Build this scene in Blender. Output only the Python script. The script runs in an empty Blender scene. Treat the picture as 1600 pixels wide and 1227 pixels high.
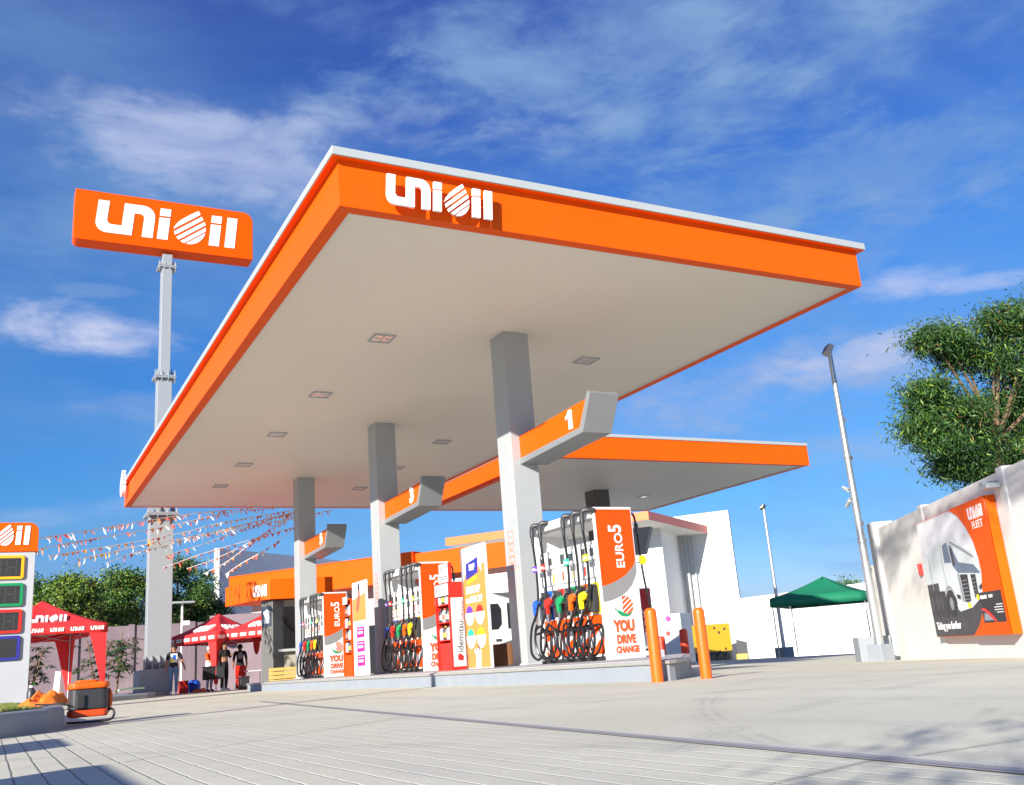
import bpy, bmesh, math, random
from mathutils import Vector as V, Matrix
random.seed(7)
R = math.radians
sc = bpy.context.scene
col = sc.collection

# ---------------------------------------------------------------- camera, sky, sun
F_PX, PITCH, ROLL, YAW, CAM_H = 1496.3474, .269, -.0778, .5022, .3835
def cam_axes():
    sy, cy = math.sin(YAW), math.cos(YAW)
    f0 = V((sy, cy, 0)); r0 = V((cy, -sy, 0)); u0 = V((0, 0, 1))
    f = math.cos(PITCH)*f0+math.sin(PITCH)*u0; u = -math.sin(PITCH)*f0+math.cos(PITCH)*u0
    r = math.cos(ROLL)*r0+math.sin(ROLL)*u; u2 = -math.sin(ROLL)*r0+math.cos(ROLL)*u
    return r, u2, f
CR, CU, CF = cam_axes()
CO = V((0, 0, CAM_H))
cam = bpy.data.objects.new('camera', bpy.data.cameras.new('camera'))
col.objects.link(cam); sc.camera = cam
m = Matrix((CR, CU, -CF)).transposed().to_4x4(); m.translation = CO
cam.matrix_world = m
cam.data.sensor_width = 36; cam.data.lens = F_PX/1600*36
cam.data.clip_start = .05; cam.data.clip_end = 2000

SUN_EL, SUN_AZ = R(20), math.atan2(-4.78, -3.11)      # azimuth measured from +Y towards +X
SD = V((math.sin(SUN_AZ)*math.cos(SUN_EL), math.cos(SUN_AZ)*math.cos(SUN_EL), math.sin(SUN_EL)))
sun = bpy.data.objects.new('sun', bpy.data.lights.new('sun', 'SUN'))
col.objects.link(sun)
sun.data.energy = 5.0; sun.data.angle = R(.5); sun.data.color = (1, .93, .82)
sun.rotation_euler = SD.to_track_quat('Z', 'Y').to_euler()

sc.view_settings.view_transform = 'Standard'; sc.view_settings.look = 'None'
sc.view_settings.exposure = 1.0; sc.view_settings.gamma = 1

def ray(px, py):
    return CF+CR*((px-800)/F_PX)-CU*((py-613.5)/F_PX)
def at(px, py, rng):
    d = ray(px, py); return CO+d*(rng/math.hypot(d.x, d.y))
def ony(px, py, y):
    d = ray(px, py); return CO+d*(y/d.y)
def onx(px, py, x):
    d = ray(px, py); return CO+d*(x/d.x)
def onpl(px, py, P, az):
    a = R(az); n = V((math.cos(a), -math.sin(a), 0)); d = ray(px, py)
    return CO+d*(n.dot(P-CO)/n.dot(d))

wd = bpy.data.worlds.new("World"); sc.world = wd; wd.use_nodes = True
def N(nt, t, **kw):
    n = nt.nodes.new(t)
    for k, v in kw.items():
        if k in n.inputs.keys() if hasattr(n.inputs, 'keys') else False: n.inputs[k].default_value = v
        else: setattr(n, k, v)
    return n
def build_world():
    nt = wd.node_tree; nt.nodes.clear(); L = nt.links.new
    out = N(nt, 'ShaderNodeOutputWorld'); bg = N(nt, 'ShaderNodeBackground')
    L(bg.outputs[0], out.inputs[0]); bg.inputs[1].default_value = .07
    sky = N(nt, 'ShaderNodeTexSky', sky_type='NISHITA', sun_disc=False)
    sky.sun_elevation = SUN_EL; sky.sun_rotation = SUN_AZ; sky.altitude = 0
    sky.air_density = 1.0; sky.dust_density = .3; sky.ozone_density = 3.0
    tc = N(nt, 'ShaderNodeTexCoord')
    D = tc.outputs['Generated']
    def math_(op, a, b=None, clamp=False):
        n = N(nt, 'ShaderNodeMath', operation=op); n.use_clamp = clamp
        for i, s in enumerate((a, b)):
            if s is None: continue
            if isinstance(s, (int, float)): n.inputs[i].default_value = s
            else: L(s, n.inputs[i])
        return n.outputs[0]
    def dot(vec):
        n = N(nt, 'ShaderNodeVectorMath', operation='DOT_PRODUCT'); L(D, n.inputs[0]); n.inputs[1].default_value = vec
        return n.outputs['Value']
    def ramp(s, lo, hi, interp='SMOOTHSTEP'):
        n = N(nt, 'ShaderNodeMapRange', interpolation_type=interp); L(s, n.inputs[0])
        n.inputs[1].default_value = lo; n.inputs[2].default_value = hi
        return n.outputs[0]
    def mix(f, a, b, bt='MIX'):
        n = N(nt, 'ShaderNodeMix', data_type='RGBA', blend_type=bt)
        if isinstance(f, (int, float)): n.inputs[0].default_value = f
        else: L(f, n.inputs[0])
        for i, s in ((6, a), (7, b)):
            if isinstance(s, tuple): n.inputs[i].default_value = s
            else: L(s, n.inputs[i])
        return n.outputs[2]
    hs = N(nt, 'ShaderNodeHueSaturation'); L(sky.outputs[0], hs.inputs['Color'])
    hs.inputs['Hue'].default_value = .5; hs.inputs['Saturation'].default_value = 1.12; hs.inputs['Value'].default_value = 1.0
    elev = dot((0, 0, 1))
    # deeper violet-blue towards the zenith, clear azure low down
    tint = N(nt, 'ShaderNodeValToRGB'); L(elev, tint.inputs[0])
    e = tint.color_ramp.elements
    e[0].position = 0; e[0].color = TINT[0]; e[1].position = .62; e[1].color = TINT[3]
    a = e.new(.15); a.color = TINT[1]; a = e.new(.36); a.color = TINT[2]
    base = mix(1.0, hs.outputs[0], tint.outputs[0], 'MULTIPLY')
    # wisps: noise on the plane of the cloud layer
    zz = math_('ADD', elev, .22)
    comb = N(nt, 'ShaderNodeCombineXYZ')
    L(math_('DIVIDE', dot((1, 0, 0)), zz), comb.inputs[0]); L(math_('DIVIDE', dot((0, 1, 0)), zz), comb.inputs[1])
    mp = N(nt, 'ShaderNodeMapping'); L(comb.outputs[0], mp.inputs[0])
    mp.inputs['Rotation'].default_value = (0, 0, R(38)); mp.inputs['Scale'].default_value = (1.0, 2.1, 1); mp.inputs['Location'].default_value = (3.1, 1.7, 0)
    def noise(scale, det, rough, dist, src=None):
        n = N(nt, 'ShaderNodeTexNoise'); L(src or mp.outputs[0], n.inputs['Vector'])
        n.inputs['Scale'].default_value = scale; n.inputs['Detail'].default_value = det
        n.inputs['Roughness'].default_value = rough; n.inputs['Distortion'].default_value = dist
        return n.outputs[0]
    n1 = noise(1.0, 7, .5, .3); n2 = noise(3.6, 8, .58, .3)
    broad = ramp(n1, .32, .60)
    fine = ramp(n2, .38, .74)
    veil = math_('MULTIPLY', broad, math_('ADD', math_('MULTIPLY', fine, .4), .5))
    c = mix(math_('MULTIPLY', veil, .62), base, VEIL)
    # single cloud banks where the place has them
    def blob(px, py, w, h, ang=0, n0=.45, n1_=.75):
        dc = ray(px, py).normalized(); r = CR.copy(); u = CU.copy()
        ca, sa = math.cos(R(ang)), math.sin(R(ang))
        e1 = r*ca+u*sa; e2 = u*ca-r*sa
        s1, s2 = w/F_PX, h/F_PX
        A = math_('DIVIDE', math_('SUBTRACT', dot(e1), dc.dot(e1)), s1)
        B = math_('DIVIDE', math_('SUBTRACT', dot(e2), dc.dot(e2)), s2)
        r2 = math_('ADD', math_('MULTIPLY', A, A), math_('MULTIPLY', B, B))
        # keep only the hemisphere of the cloud
        front = ramp(dot(dc), .6, .7)
        body = math_('ADD', math_('SUBTRACT', .8, r2), math_('MULTIPLY', math_('SUBTRACT', nb, .5), 3.4))
        return math_('MULTIPLY', ramp(body, n0-.55, n1_+.35), front)
    nmap = N(nt, 'ShaderNodeMapping'); L(D, nmap.inputs[0]); nmap.inputs['Scale'].default_value = (1, 1, 2.6)
    nb = noise(7.5, 10, .62, .25, nmap.outputs[0])
    streak = math_('ADD', math_('MULTIPLY', fine, .5), .62)
    for (px, py, w, h, ang, k, colr) in CLOUDS:
        b = math_('MULTIPLY', blob(px, py, w, h, ang), streak, True)
        c = mix(math_('MULTIPLY', b, k), c, colr)
    L(c, bg.inputs[0])
TINT = [(.55, .55, .92, 1), (.36, .70, 1.02, 1), (.32, .76, 1.22, 1), (.62, .62, 1.2, 1)]
VEIL = (1.5, 2.8, 5.0, 1)
W1 = (4.6, 4.9, 6.4, 1); W2 = (2.8, 3.5, 5.3, 1); W3 = (1.7, 2.9, 4.9, 1)
CLOUDS = [(1000, 120, 640, 170, 6, .9, W3), (1250, 330, 440, 140, 14, .8, W3), (700, 60, 380, 60, -8, .5, W3), (250, 340, 330, 90, 0, .4, W3),
          (60, 510, 200, 44, -7, 1.0, W1), (40, 500, 120, 24, -7, .7, W1), (320, 235, 300, 90, -5, 1.0, (3.3, 3.9, 5.7, 1)), (600, 200, 300, 60, 4, .5, W2), (820, 210, 160, 50, 10, .4, W2),
          (1170, 610, 320, 70, 12, .95, W2), (1410, 440, 90, 34, 12, .75, W1), (1540, 440, 90, 16, 8, .6, W1), (1400, 690, 260, 44, 8, .5, W2), (1330, 560, 220, 30, 14, .5, W1),
          (200, 640, 140, 30, 0, .35, W2), (1300, 400, 260, 70, 20, .35, W2), (90, 800, 160, 26, 4, .3, W1), (150, 455, 60, 12, 0, .3, W2)]
build_world()

# ---------------------------------------------------------------- materials
MATS = {}
def mat(name, c, rough=.55, metal=0., spec=.5, var=.06, vscale=3., bump=0., bscale=60., emit=None, coat=0., dirt=None, dscale=1.2):
    if name in MATS: return MATS[name]
    mt = bpy.data.materials.new(name); mt.use_nodes = True; nt = mt.node_tree; L = nt.links.new
    b = nt.nodes['Principled BSDF']
    b.inputs['Roughness'].default_value = rough; b.inputs['Metallic'].default_value = metal
    b.inputs['Specular IOR Level'].default_value = spec; b.inputs['Coat Weight'].default_value = coat
    tc = nt.nodes.new('ShaderNodeTexCoord')
    n = nt.nodes.new('ShaderNodeTexNoise'); L(tc.outputs['Object'], n.inputs['Vector'])
    n.inputs['Scale'].default_value = vscale; n.inputs['Detail'].default_value = 6
    mx = nt.nodes.new('ShaderNodeMix'); mx.data_type = 'RGBA'
    L(n.outputs[0], mx.inputs[0])
    mx.inputs[6].default_value = tuple(min(1, x*(1-var)) for x in c)+(1,)
    mx.inputs[7].default_value = tuple(min(1, x*(1+var)) for x in c)+(1,)
    o = mx.outputs[2]
    if dirt:
        n2 = nt.nodes.new('ShaderNodeTexNoise'); L(tc.outputs['Object'], n2.inputs['Vector'])
        n2.inputs['Scale'].default_value = dscale; n2.inputs['Detail'].default_value = 10; n2.inputs['Roughness'].default_value = .65
        mr = nt.nodes.new('ShaderNodeMapRange'); L(n2.outputs[0], mr.inputs[0]); mr.inputs[1].default_value = .5; mr.inputs[2].default_value = .78
        mr.inputs[4].default_value = dirt[3]
        m2 = nt.nodes.new('ShaderNodeMix'); m2.data_type = 'RGBA'; L(mr.outputs[0], m2.inputs[0]); L(o, m2.inputs[6])
        m2.inputs[7].default_value = dirt[:3]+(1,); o = m2.outputs[2]
    L(o, b.inputs['Base Color'])
    if bump:
        n3 = nt.nodes.new('ShaderNodeTexNoise'); L(tc.outputs['Object'], n3.inputs['Vector']); n3.inputs['Scale'].default_value = bscale; n3.inputs['Detail'].default_value = 4
        bp = nt.nodes.new('ShaderNodeBump'); bp.inputs['Strength'].default_value = bump; bp.inputs['Distance'].default_value = .02
        L(n3.outputs[0], bp.inputs['Height']); L(bp.outputs[0], b.inputs['Normal'])
    if emit:
        b.inputs['Emission Color'].default_value = emit[:3]+(1,); b.inputs['Emission Strength'].default_value = emit[3]
    MATS[name] = mt
    return mt
orange = mat('orange panel', (.80, .094, .001), .5, spec=.14, var=.07, vscale=.9, dirt=(.50, .07, .01, .16), dscale=.7)
orange_dk = mat('orange vinyl', (.72, .066, .004), .5, spec=.15)
orange_paint = mat('orange paint', (.78, .115, .002), .38, var=.08, vscale=6, bump=.08, bscale=40, dirt=(.35, .10, .03, .35), dscale=9)
apricot = mat('apricot orange cladding', (.74, .155, .025), .5, var=.04)
white = mat('white paint', (.62, .63, .63), .5, var=.03, vscale=1.2)
white_wall = mat('white wall render', (.66, .655, .63), .85, var=.04, vscale=.8, bump=.12, bscale=25, dirt=(.55, .52, .47, .22), dscale=.9)
white_gloss = mat('white gloss', (.64,.64,.64), .3, var=.02)
cream = mat('cream soffit', (.76, .715, .63), .6, var=.03, vscale=.5)
greypaint = mat('grey paint', (.40, .42, .45), .5, var=.05)
lightgrey = mat('light grey cladding', (.36, .39, .40), .45, var=.05, vscale=.8)
columnpaint = mat('column paint', (.34, .36, .375), .4, var=.03, vscale=1, dirt=(.5, .5, .48, .2), dscale=1.5)
kerbpaint = mat('kerb paint', (.235, .265, .305), .7, var=.08, vscale=4, dirt=(.33, .32, .30, .55), dscale=2.2, bump=.15)
kerbtop = mat('steel kerb edge', (.36, .35, .33), .5, metal=.3, var=.12, vscale=6)
steel = mat('galvanised steel', (.5, .52, .53), .38, metal=.75, var=.15, vscale=7)
polegrey = mat('pole paint', (.27, .295, .32), .45, var=.05)
black = mat('black rubber', (.022, .022, .024), .55, var=.3, vscale=12)
darkplastic = mat('dark plastic', (.035, .036, .04), .4, var=.2)
hosemat = mat('hose rubber', (.012, .012, .013), .32, var=.2)
chrome = mat('chrome', (.6, .6, .6), .2, metal=.9)
grey_dk = mat('dark grey panel', (.16, .165, .17), .5)
glassdk = mat('dark glass', (.012, .012, .015), .08, spec=.8)
printap = mat('apricot print', (.80, .24, .055), .5)
red = mat('red paint', (.70, .025, .015), .35, var=.06)
red_cloth = mat('red tent cloth', (.66, .02, .022), .75, var=.12, vscale=2)
red_bol = mat('red bollard paint', (.62, .04, .01), .4)
blue = mat('blue plastic', (.01, .10, .62), .4)
navy = mat('navy plastic', (.03, .03, .28), .4)
green = mat('green plastic', (.005, .26, .09), .4)
yellow = mat('yellow plastic', (.95, .72, .01), .4)
purple = mat('purple plastic', (.12, .04, .45), .4)
magenta = mat('magenta print', (.48, .01, .22), .5)
teal = mat('teal plastic', (.02, .5, .3), .4)
green_cloth = mat('green tent cloth', (.003, .16, .075), .7, var=.15, vscale=1.5)
digit_off = mat('unlit digit', (.055, .055, .05), .4)
letter = mat('white letters', (.82, .82, .82), .4, var=.01)
txt_orange = mat('orange letters', (.72, .09, .02), .5)
leafg = mat('leaf green', (.038, .105, .012), .55, var=.35, vscale=.9)
leafd = mat('leaf dark green', (.018, .06, .010), .6, var=.35, vscale=.9)
leafy = mat('leaf yellow green', (.13, .20, .02), .55, var=.3, vscale=.9)
leafb = mat('leaf brown', (.15, .085, .03), .7)
bark = mat('bark', (.16, .10, .06), .85, var=.35, vscale=9, bump=.6, bscale=14)
cardboard = mat('cardboard', (.20, .09, .035), .85, var=.08)
wood = mat('straw coloured wood', (.50, .33, .09), .7, var=.2, vscale=9)
granite = mat('speckled granite', (.12, .12, .115), .35, var=.7, vscale=42)
mauve = mat('mauve wall shade tint', (.50, .43, .44), .85, var=.03, vscale=.7)  # mauve tint carries the shade under the store overhang
pinkwall = mat('lilac wall render with shade', (.20, .15, .175), .9, var=.05, vscale=.4, dirt=(.42, .36, .37, .3), dscale=.6)  # base colour darkened in place of tree shade on the wall
vanpaint = mat('cream van paint', (.62, .62, .56), .3)
skin = mat('skin', (.33, .16, .09), .6)
denim = mat('denim', (.11, .20, .33), .85, var=.3, vscale=10)
clothblk = mat('black cloth', (.012, .012, .014), .85)
clothwht = mat('white cloth', (.7, .7, .7), .85)
clothgry = mat('grey cloth', (.36, .38, .44), .85, var=.15)
hairm = mat('hair', (.01, .008, .007), .5)
genyel = mat('generator yellow', (.46, .27, .012), .45, var=.08)
tarp = mat('orange tarp', (.85, .19, .015), .6, var=.25, vscale=5)
lens_m = mat('lamp glass', (.86, .74, .66), .12, spec=.8)  # warm tint stands in for light reflected in the lens

# ---------------------------------------------------------------- mesh building
UP = V((0, 0, 1))
class Plane:
    """a flat frame: o origin, u to the viewer's right, v up, n towards the viewer"""
    def __init__(s, o, u, v=UP):
        s.o = V(o); s.u = V(u).normalized(); s.v = V(v).normalized(); s.n = s.u.cross(s.v)
    def p(s, a, b, d=0): return s.o+s.u*a+s.v*b+s.n*d
def wloc(o):
    p = V((0, 0, 0))
    while o: p = p+V(o.location); o = o.parent
    return p
class MB:
    def __init__(s): s.v = []; s.f = []; s.m = []; s.cur = 0
    def mat(s, i): s.cur = i; return s
    def add(s, vs, fs):
        k = len(s.v); s.v += [V(x) for x in vs]
        for f in fs: s.f.append([i+k for i in f]); s.m.append(s.cur)
        return s
    def box(s, a, b):
        x0, y0, z0 = a; x1, y1, z1 = b
        x0, x1 = min(x0, x1), max(x0, x1); y0, y1 = min(y0, y1), max(y0, y1); z0, z1 = min(z0, z1), max(z0, z1)
        return s.add([(x0, y0, z0), (x1, y0, z0), (x1, y1, z0), (x0, y1, z0), (x0, y0, z1), (x1, y0, z1), (x1, y1, z1), (x0, y1, z1)],
                     [(3, 2, 1, 0), (4, 5, 6, 7), (0, 1, 5, 4), (1, 2, 6, 5), (2, 3, 7, 6), (3, 0, 4, 7)])
    def prism(s, poly, pl, d0, d1):
        """flat outline on a Plane from depth d0 to d1 (d towards the viewer)"""
        area = sum(poly[i][0]*poly[(i+1) % len(poly)][1]-poly[(i+1) % len(poly)][0]*poly[i][1] for i in range(len(poly)))
        if area < 0: poly = poly[::-1]
        if d0 > d1: d0, d1 = d1, d0
        n = len(poly)
        vs = [pl.p(a, b, d0) for a, b in poly]+[pl.p(a, b, d1) for a, b in poly]
        fs = [tuple(range(n-1, -1, -1)), tuple(range(n, 2*n))]+[(i, (i+1) % n, n+(i+1) % n, n+i) for i in range(n)]
        return s.add(vs, fs)
    def pbox(s, pl, a0, a1, b0, b1, d0, d1):
        return s.prism([(a0, b0), (a1, b0), (a1, b1), (a0, b1)], pl, d0, d1)
    def tube(s, pts, r, n=8, cap=True):
        pts = [V(p) for p in pts]; k = len(s.v); m_ = len(pts)
        rs = r if isinstance(r, (list, tuple)) else [r]*m_
        ref = None
        for i, p in enumerate(pts):
            t = (pts[min(i+1, m_-1)]-pts[max(i-1, 0)])
            t = t.normalized() if t.length > 1e-9 else V((0, 0, 1))
            if ref is None: ref = V((1, 0, 0)) if abs(t.x) < .8 else V((0, 1, 0))
            a = (ref-t*ref.dot(t)).normalized(); b = t.cross(a); ref = a
            for j in range(n):
                an = 2*math.pi*j/n; s.v.append(p+(a*math.cos(an)+b*math.sin(an))*rs[i])
        for i in range(m_-1):
            for j in range(n):
                s.f.append([k+i*n+j, k+i*n+(j+1) % n, k+(i+1)*n+(j+1) % n, k+(i+1)*n+j]); s.m.append(s.cur)
        if cap:
            s.f.append([k+j for j in range(n-1, -1, -1)]); s.m.append(s.cur)
            s.f.append([k+(m_-1)*n+j for j in range(n)]); s.m.append(s.cur)
        return s
    def lathe(s, c, prof, n=20, axis=UP):
        c = V(c); axis = V(axis).normalized()
        return s.tube([c+axis*z for r, z in prof], [max(r, 1e-4) for r, z in prof], n)
    def ball(s, c, r, n=10, sx=1, sy=1, sz=1):
        k = len(s.v); rows = n//2+1
        for i in range(rows):
            ph = math.pi*i/(rows-1)
            for j in range(n):
                th = 2*math.pi*j/n
                s.v.append(V(c)+V((r*sx*math.sin(ph)*math.cos(th), r*sy*math.sin(ph)*math.sin(th), r*sz*math.cos(ph))))
        for i in range(rows-1):
            for j in range(n):
                s.f.append([k+i*n+j, k+(i+1)*n+j, k+(i+1)*n+(j+1) % n, k+i*n+(j+1) % n]); s.m.append(s.cur)
        return s
    def build(s, name, mats, parent=None, smooth=False, bevel=0, label=None):
        me = bpy.data.meshes.new(name); off = wloc(parent) if parent else V((0, 0, 0))
        me.from_pydata([v-off for v in s.v], [], s.f); me.update()
        for m_ in (mats if isinstance(mats, (list, tuple)) else [mats]): me.materials.append(m_)
        me.polygons.foreach_set('material_index', s.m)
        if smooth: me.polygons.foreach_set('use_smooth', [True]*len(me.polygons))
        o = bpy.data.objects.new(name, me); col.objects.link(o)
        if parent: o.parent = parent
        if smooth:
            try: me.set_sharp_from_angle(angle=R(40))
            except Exception: pass
        if bevel:
            b = o.modifiers.new('bevel', 'BEVEL'); b.width = bevel; b.segments = 2; b.limit_method = 'ANGLE'; b.angle_limit = R(50)
        if label: o['label'] = label
        return o
def tag(o, label, cat, group=None):
    o['label'] = label; o['category'] = cat
    if group: o['group'] = group
    return o
def thing(name, loc, label, cat, group=None):
    o = bpy.data.objects.new(name, None); col.objects.link(o); o.location = loc; o.empty_display_size = .2
    return tag(o, label, cat, group)
def kids(o): return [c for c in list(col.objects) if c.parent == o]
def dup(o, loc=None, parent=None, label=None):
    c = o.copy(); col.objects.link(c)
    if loc is not None: c.location = loc
    if parent: c.parent = parent
    if label: c['label'] = label
    for ch in kids(o): dup(ch, None, c)
    return c
def text_mb(mb, body, pl, size, d0=.0, d1=.006, bold=.0, align='CENTER', rot=0, sx=1., shear=0.):
    cu = bpy.data.curves.new('t', 'FONT'); cu.body = body; cu.size = size; cu.extrude = .5; cu.offset = bold; cu.resolution_u = 3
    cu.align_x = align; cu.align_y = 'CENTER'; cu.shear = shear
    ob = bpy.data.objects.new('t', cu); col.objects.link(ob)
    bpy.context.view_layer.update()
    me = bpy.data.meshes.new_from_object(ob.evaluated_get(bpy.context.evaluated_depsgraph_get()))
    ca, sa = math.cos(R(rot)), math.sin(R(rot))
    vs = []
    for v in me.vertices:
        x, y, z = v.co.x*sx, v.co.y, v.co.z
        vs.append(pl.p(x*ca-y*sa, x*sa+y*ca, d1 if z > 0 else d0))
    mb.add(vs, [tuple(p.vertices) for p in me.polygons])
    bpy.data.objects.remove(ob); bpy.data.curves.remove(cu); bpy.data.meshes.remove(me)
    return mb

# the station emblem lettering: outlines one unit high, 4.3 wide
def arc(cx, cy, rx, ry, a0, a1, n=8):
    return [(cx+rx*math.cos(R(a0+(a1-a0)*i/n)), cy+ry*math.sin(R(a0+(a1-a0)*i/n))) for i in range(n+1)]
def drop_outline():
    pts = arc(.52, .46, .49, .49, 200, 372, 18)
    pts += [(.99, .66), (.92, .80), (.82, .95), (.72, 1.10)]
    pts += [(.60, 1.03), (.42, .90), (.20, .72), (.07, .56), (.02, .42)]
    return pts
def clip(poly, nx, ny, c):
    out = []
    for i in range(len(poly)):
        a, b = poly[i], poly[(i+1) % len(poly)]
        da, db = nx*a[0]+ny*a[1]-c, nx*b[0]+ny*b[1]-c
        if da >= 0: out.append(a)
        if da*db < 0:
            t = da/(da-db); out.append((a[0]+(b[0]-a[0])*t, a[1]+(b[1]-a[1])*t))
    return out
def drop_stripes():
    P = drop_outline(); ang = R(37); nx, ny = math.sin(ang), -math.cos(ang)   # towards lower right
    cs = [nx*x+ny*y for x, y in P]; lo, hi = min(cs), max(cs); span = hi-lo
    bands = [(.0, .10), (.175, .30), (.375, .51), (.565, .71), (.75, .86), (.885, 1.0)]
    bands = [(0, .17), (.255, .385), (.465, .59), (.665, .79), (.835, 1.0)]
    res = []
    for a, b in bands:
        q = clip(P, nx, ny, lo+a*span); q = clip(q, -nx, -ny, -(lo+b*span))
        if len(q) > 2: res.append(q)
    return res
def logo_polys():
    P = []
    un = [(0, 1), (0, .34)]+arc(.34, .34, .34, .34, 180, 270, 6)[1:]+[(1.08, 0), (1.08, .72), (1.22, .72)]
    un += arc(1.24, .60, .14, .12, 90, 0, 4)+[(1.38, 0), (1.70, 0), (1.70, .62)]
    un += arc(1.32, .62, .38, .38, 0, 90, 7)[1:]+[(.76, 1), (.76, .27), (.46, .27)]
    un += arc(.46, .41, .14, .14, 270, 180, 4)+[(.32, 1)]
    P.append(un)
    for x in (1.83, 3.42):
        P.append([(x, 0), (x+.32, 0), (x+.32, .70), (x, .70)]); P.append([(x, .76), (x+.32, .76), (x+.32, 1), (x, 1)])
    P.append([(3.92, 0), (4.24, 0), (4.24, 1), (3.92, 1)])
    for q in drop_stripes(): P.append([(x+2.27, y-.02) for x, y in q])
    return P
LOGO = logo_polys()
def logo_mb(mb, pl, x, y, hgt, d0, d1, width=None, shear=.07, rot=0):
    """lower-left corner x,y on the plane, letters hgt high"""
    k = hgt; kx = (width/4.3 if width else k)
    ca, sa = math.cos(R(rot)), math.sin(R(rot))
    for P in LOGO:
        q = [((a+shear*b)*kx, b*k) for a, b in P]
        mb.prism([(x+a*ca-b*sa, y+a*sa+b*ca) for a, b in q], pl, d0, d1)
    return mb

PX = lambda o: Plane(o, (0, -1, 0))     # faces -X
PY = lambda o: Plane(o, (1, 0, 0))      # faces -Y

# ---------------------------------------------------------------- ground
def gz(x, y=0):
    return -.028*max(0, min(x, 16)-7.5)-.011*max(0, min(x, 25)-16)-.03*max(0, min(x, 46)-25)
def ground():
    xs = [-400, -60, -20, -5, 0, 3, 7.5, 10, 12, 14, 16, 20, 25, 30, 38, 46, 60, 150, 500]; ys = [-400, -60, -10, 0, 5, 10, 20, 35, 60, 120, 700]
    mb = MB(); k = len(xs)
    mb.add([(x, y, gz(x)) for y in ys for x in xs], [(j*k+i, j*k+i+1, (j+1)*k+i+1, (j+1)*k+i) for j in range(len(ys)-1) for i in range(k-1)])
    mt = bpy.data.materials.new('concrete apron'); mt.use_nodes = True; nt = mt.node_tree; L = nt.links.new
    b = nt.nodes['Principled BSDF']; b.inputs['Roughness'].default_value = .8
    geo = nt.nodes.new('ShaderNodeNewGeometry'); sep = nt.nodes.new('ShaderNodeSeparateXYZ'); L(geo.outputs['Position'], sep.inputs[0])
    def M(op, a, b_=None, c=None):
        n = nt.nodes.new('ShaderNodeMath'); n.operation = op
        for i, s in enumerate((a, b_, c)):
            if s is None: continue
            if isinstance(s, (int, float)): n.inputs[i].default_value = s
            else: L(s, n.inputs[i])
        return n.outputs[0]
    def noise(scale, det=8, rough=.6, sc_=(1, 1, 1), rot=0):
        mp = nt.nodes.new('ShaderNodeMapping'); L(geo.outputs['Position'], mp.inputs[0]); mp.inputs['Scale'].default_value = sc_; mp.inputs['Rotation'].default_value = (0, 0, R(rot))
        n = nt.nodes.new('ShaderNodeTexNoise'); L(mp.outputs[0], n.inputs['Vector']); n.inputs['Scale'].default_value = scale
        n.inputs['Detail'].default_value = det; n.inputs['Roughness'].default_value = rough
        return n.outputs[0]
    def MR(s, a, b_, c=0, d=1, it='SMOOTHSTEP'):
        n = nt.nodes.new('ShaderNodeMapRange'); n.interpolation_type = it; L(s, n.inputs[0])
        for i, q in enumerate((a, b_, c, d)): n.inputs[i+1].default_value = q
        return n.outputs[0]
    def mix(f, a, b_, bt='MIX'):
        n = nt.nodes.new('ShaderNodeMix'); n.data_type = 'RGBA'; n.blend_type = bt
        if isinstance(f, (int, float)): n.inputs[0].default_value = f
        else: L(f, n.inputs[0])
        for i, s in ((6, a), (7, b_)):
            if isinstance(s, tuple): n.inputs[i].default_value = s
            else: L(s, n.inputs[i])
        return n.outputs[2]
    X, Y = sep.outputs[0], sep.outputs[1]
    c = mix(MR(noise(.35), .35, .65), (.54, .525, .41, 1), (.62, .605, .485, 1))
    c = mix(MR(noise(2.2, 10, .7), .52, .75, 0, .4), c, (.43, .415, .38, 1))
    # streaks of wear, drawn out along the driving direction
    c = mix(MR(noise(1.6, 6, .6, (1, .12, 1), 25), .48, .70, 0, .5), c, (.42, .41, .37, 1))
    c = mix(MR(noise(.9, 12, .75, (1, 1, 1), 10), .56, .68, 0, .35), c, (.33, .32, .29, 1))
    c = mix(MR(noise(14, 3, .5), .66, .72, 0, .5), c, (.30, .29, .26, 1))
    c = mix(MR(noise(60, 4, .7), .42, .72, 0, .5), c, (.40, .385, .34, 1))
    c = mix(MR(noise(260, 2, .6), .5, .7, 0, .35), c, (.30, .29, .26, 1))
    # scored grooves parallel to Y on the entrance slab
    drain = M('ADD', M('MULTIPLY', M('SUBTRACT', Y, 1.4), .105), 2.36)
    wob = M('MULTIPLY', M('SUBTRACT', noise(6, 2), .5), .02)
    fr = M('ABSOLUTE', M('SUBTRACT', M('FRACT', M('DIVIDE', M('ADD', X, wob), .128)), .5))
    g = MR(fr, .435, .482)
    zone = M('MULTIPLY', MR(M('SUBTRACT', drain, X), .05, .1), MR(Y, 10.5, 12.5, 1, 0))
    gd = M('MULTIPLY', g, zone)
    left = MR(X, .35, 1.1, 1, 0)
    c = mix(M('MULTIPLY', gd, M('MULTIPLY', left, .85)), c, (.17, .165, .155, 1))
    c = mix(M('MULTIPLY', gd, MR(left, 0, 1, .45, 0)), c, (.74, .73, .69, 1))
    blk = MR(M('ABSOLUTE', M('SUBTRACT', M('FRACT', M('DIVIDE', M('ADD', Y, M('MULTIPLY', M('FLOOR', M('DIVIDE', X, .128)), .37)), 1.1)), .5)), .492, .497)
    c = mix(M('MULTIPLY', M('MULTIPLY', blk, zone), MR(X, .6, 1.6, .6, 0)), c, (.2, .195, .18, 1))
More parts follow.
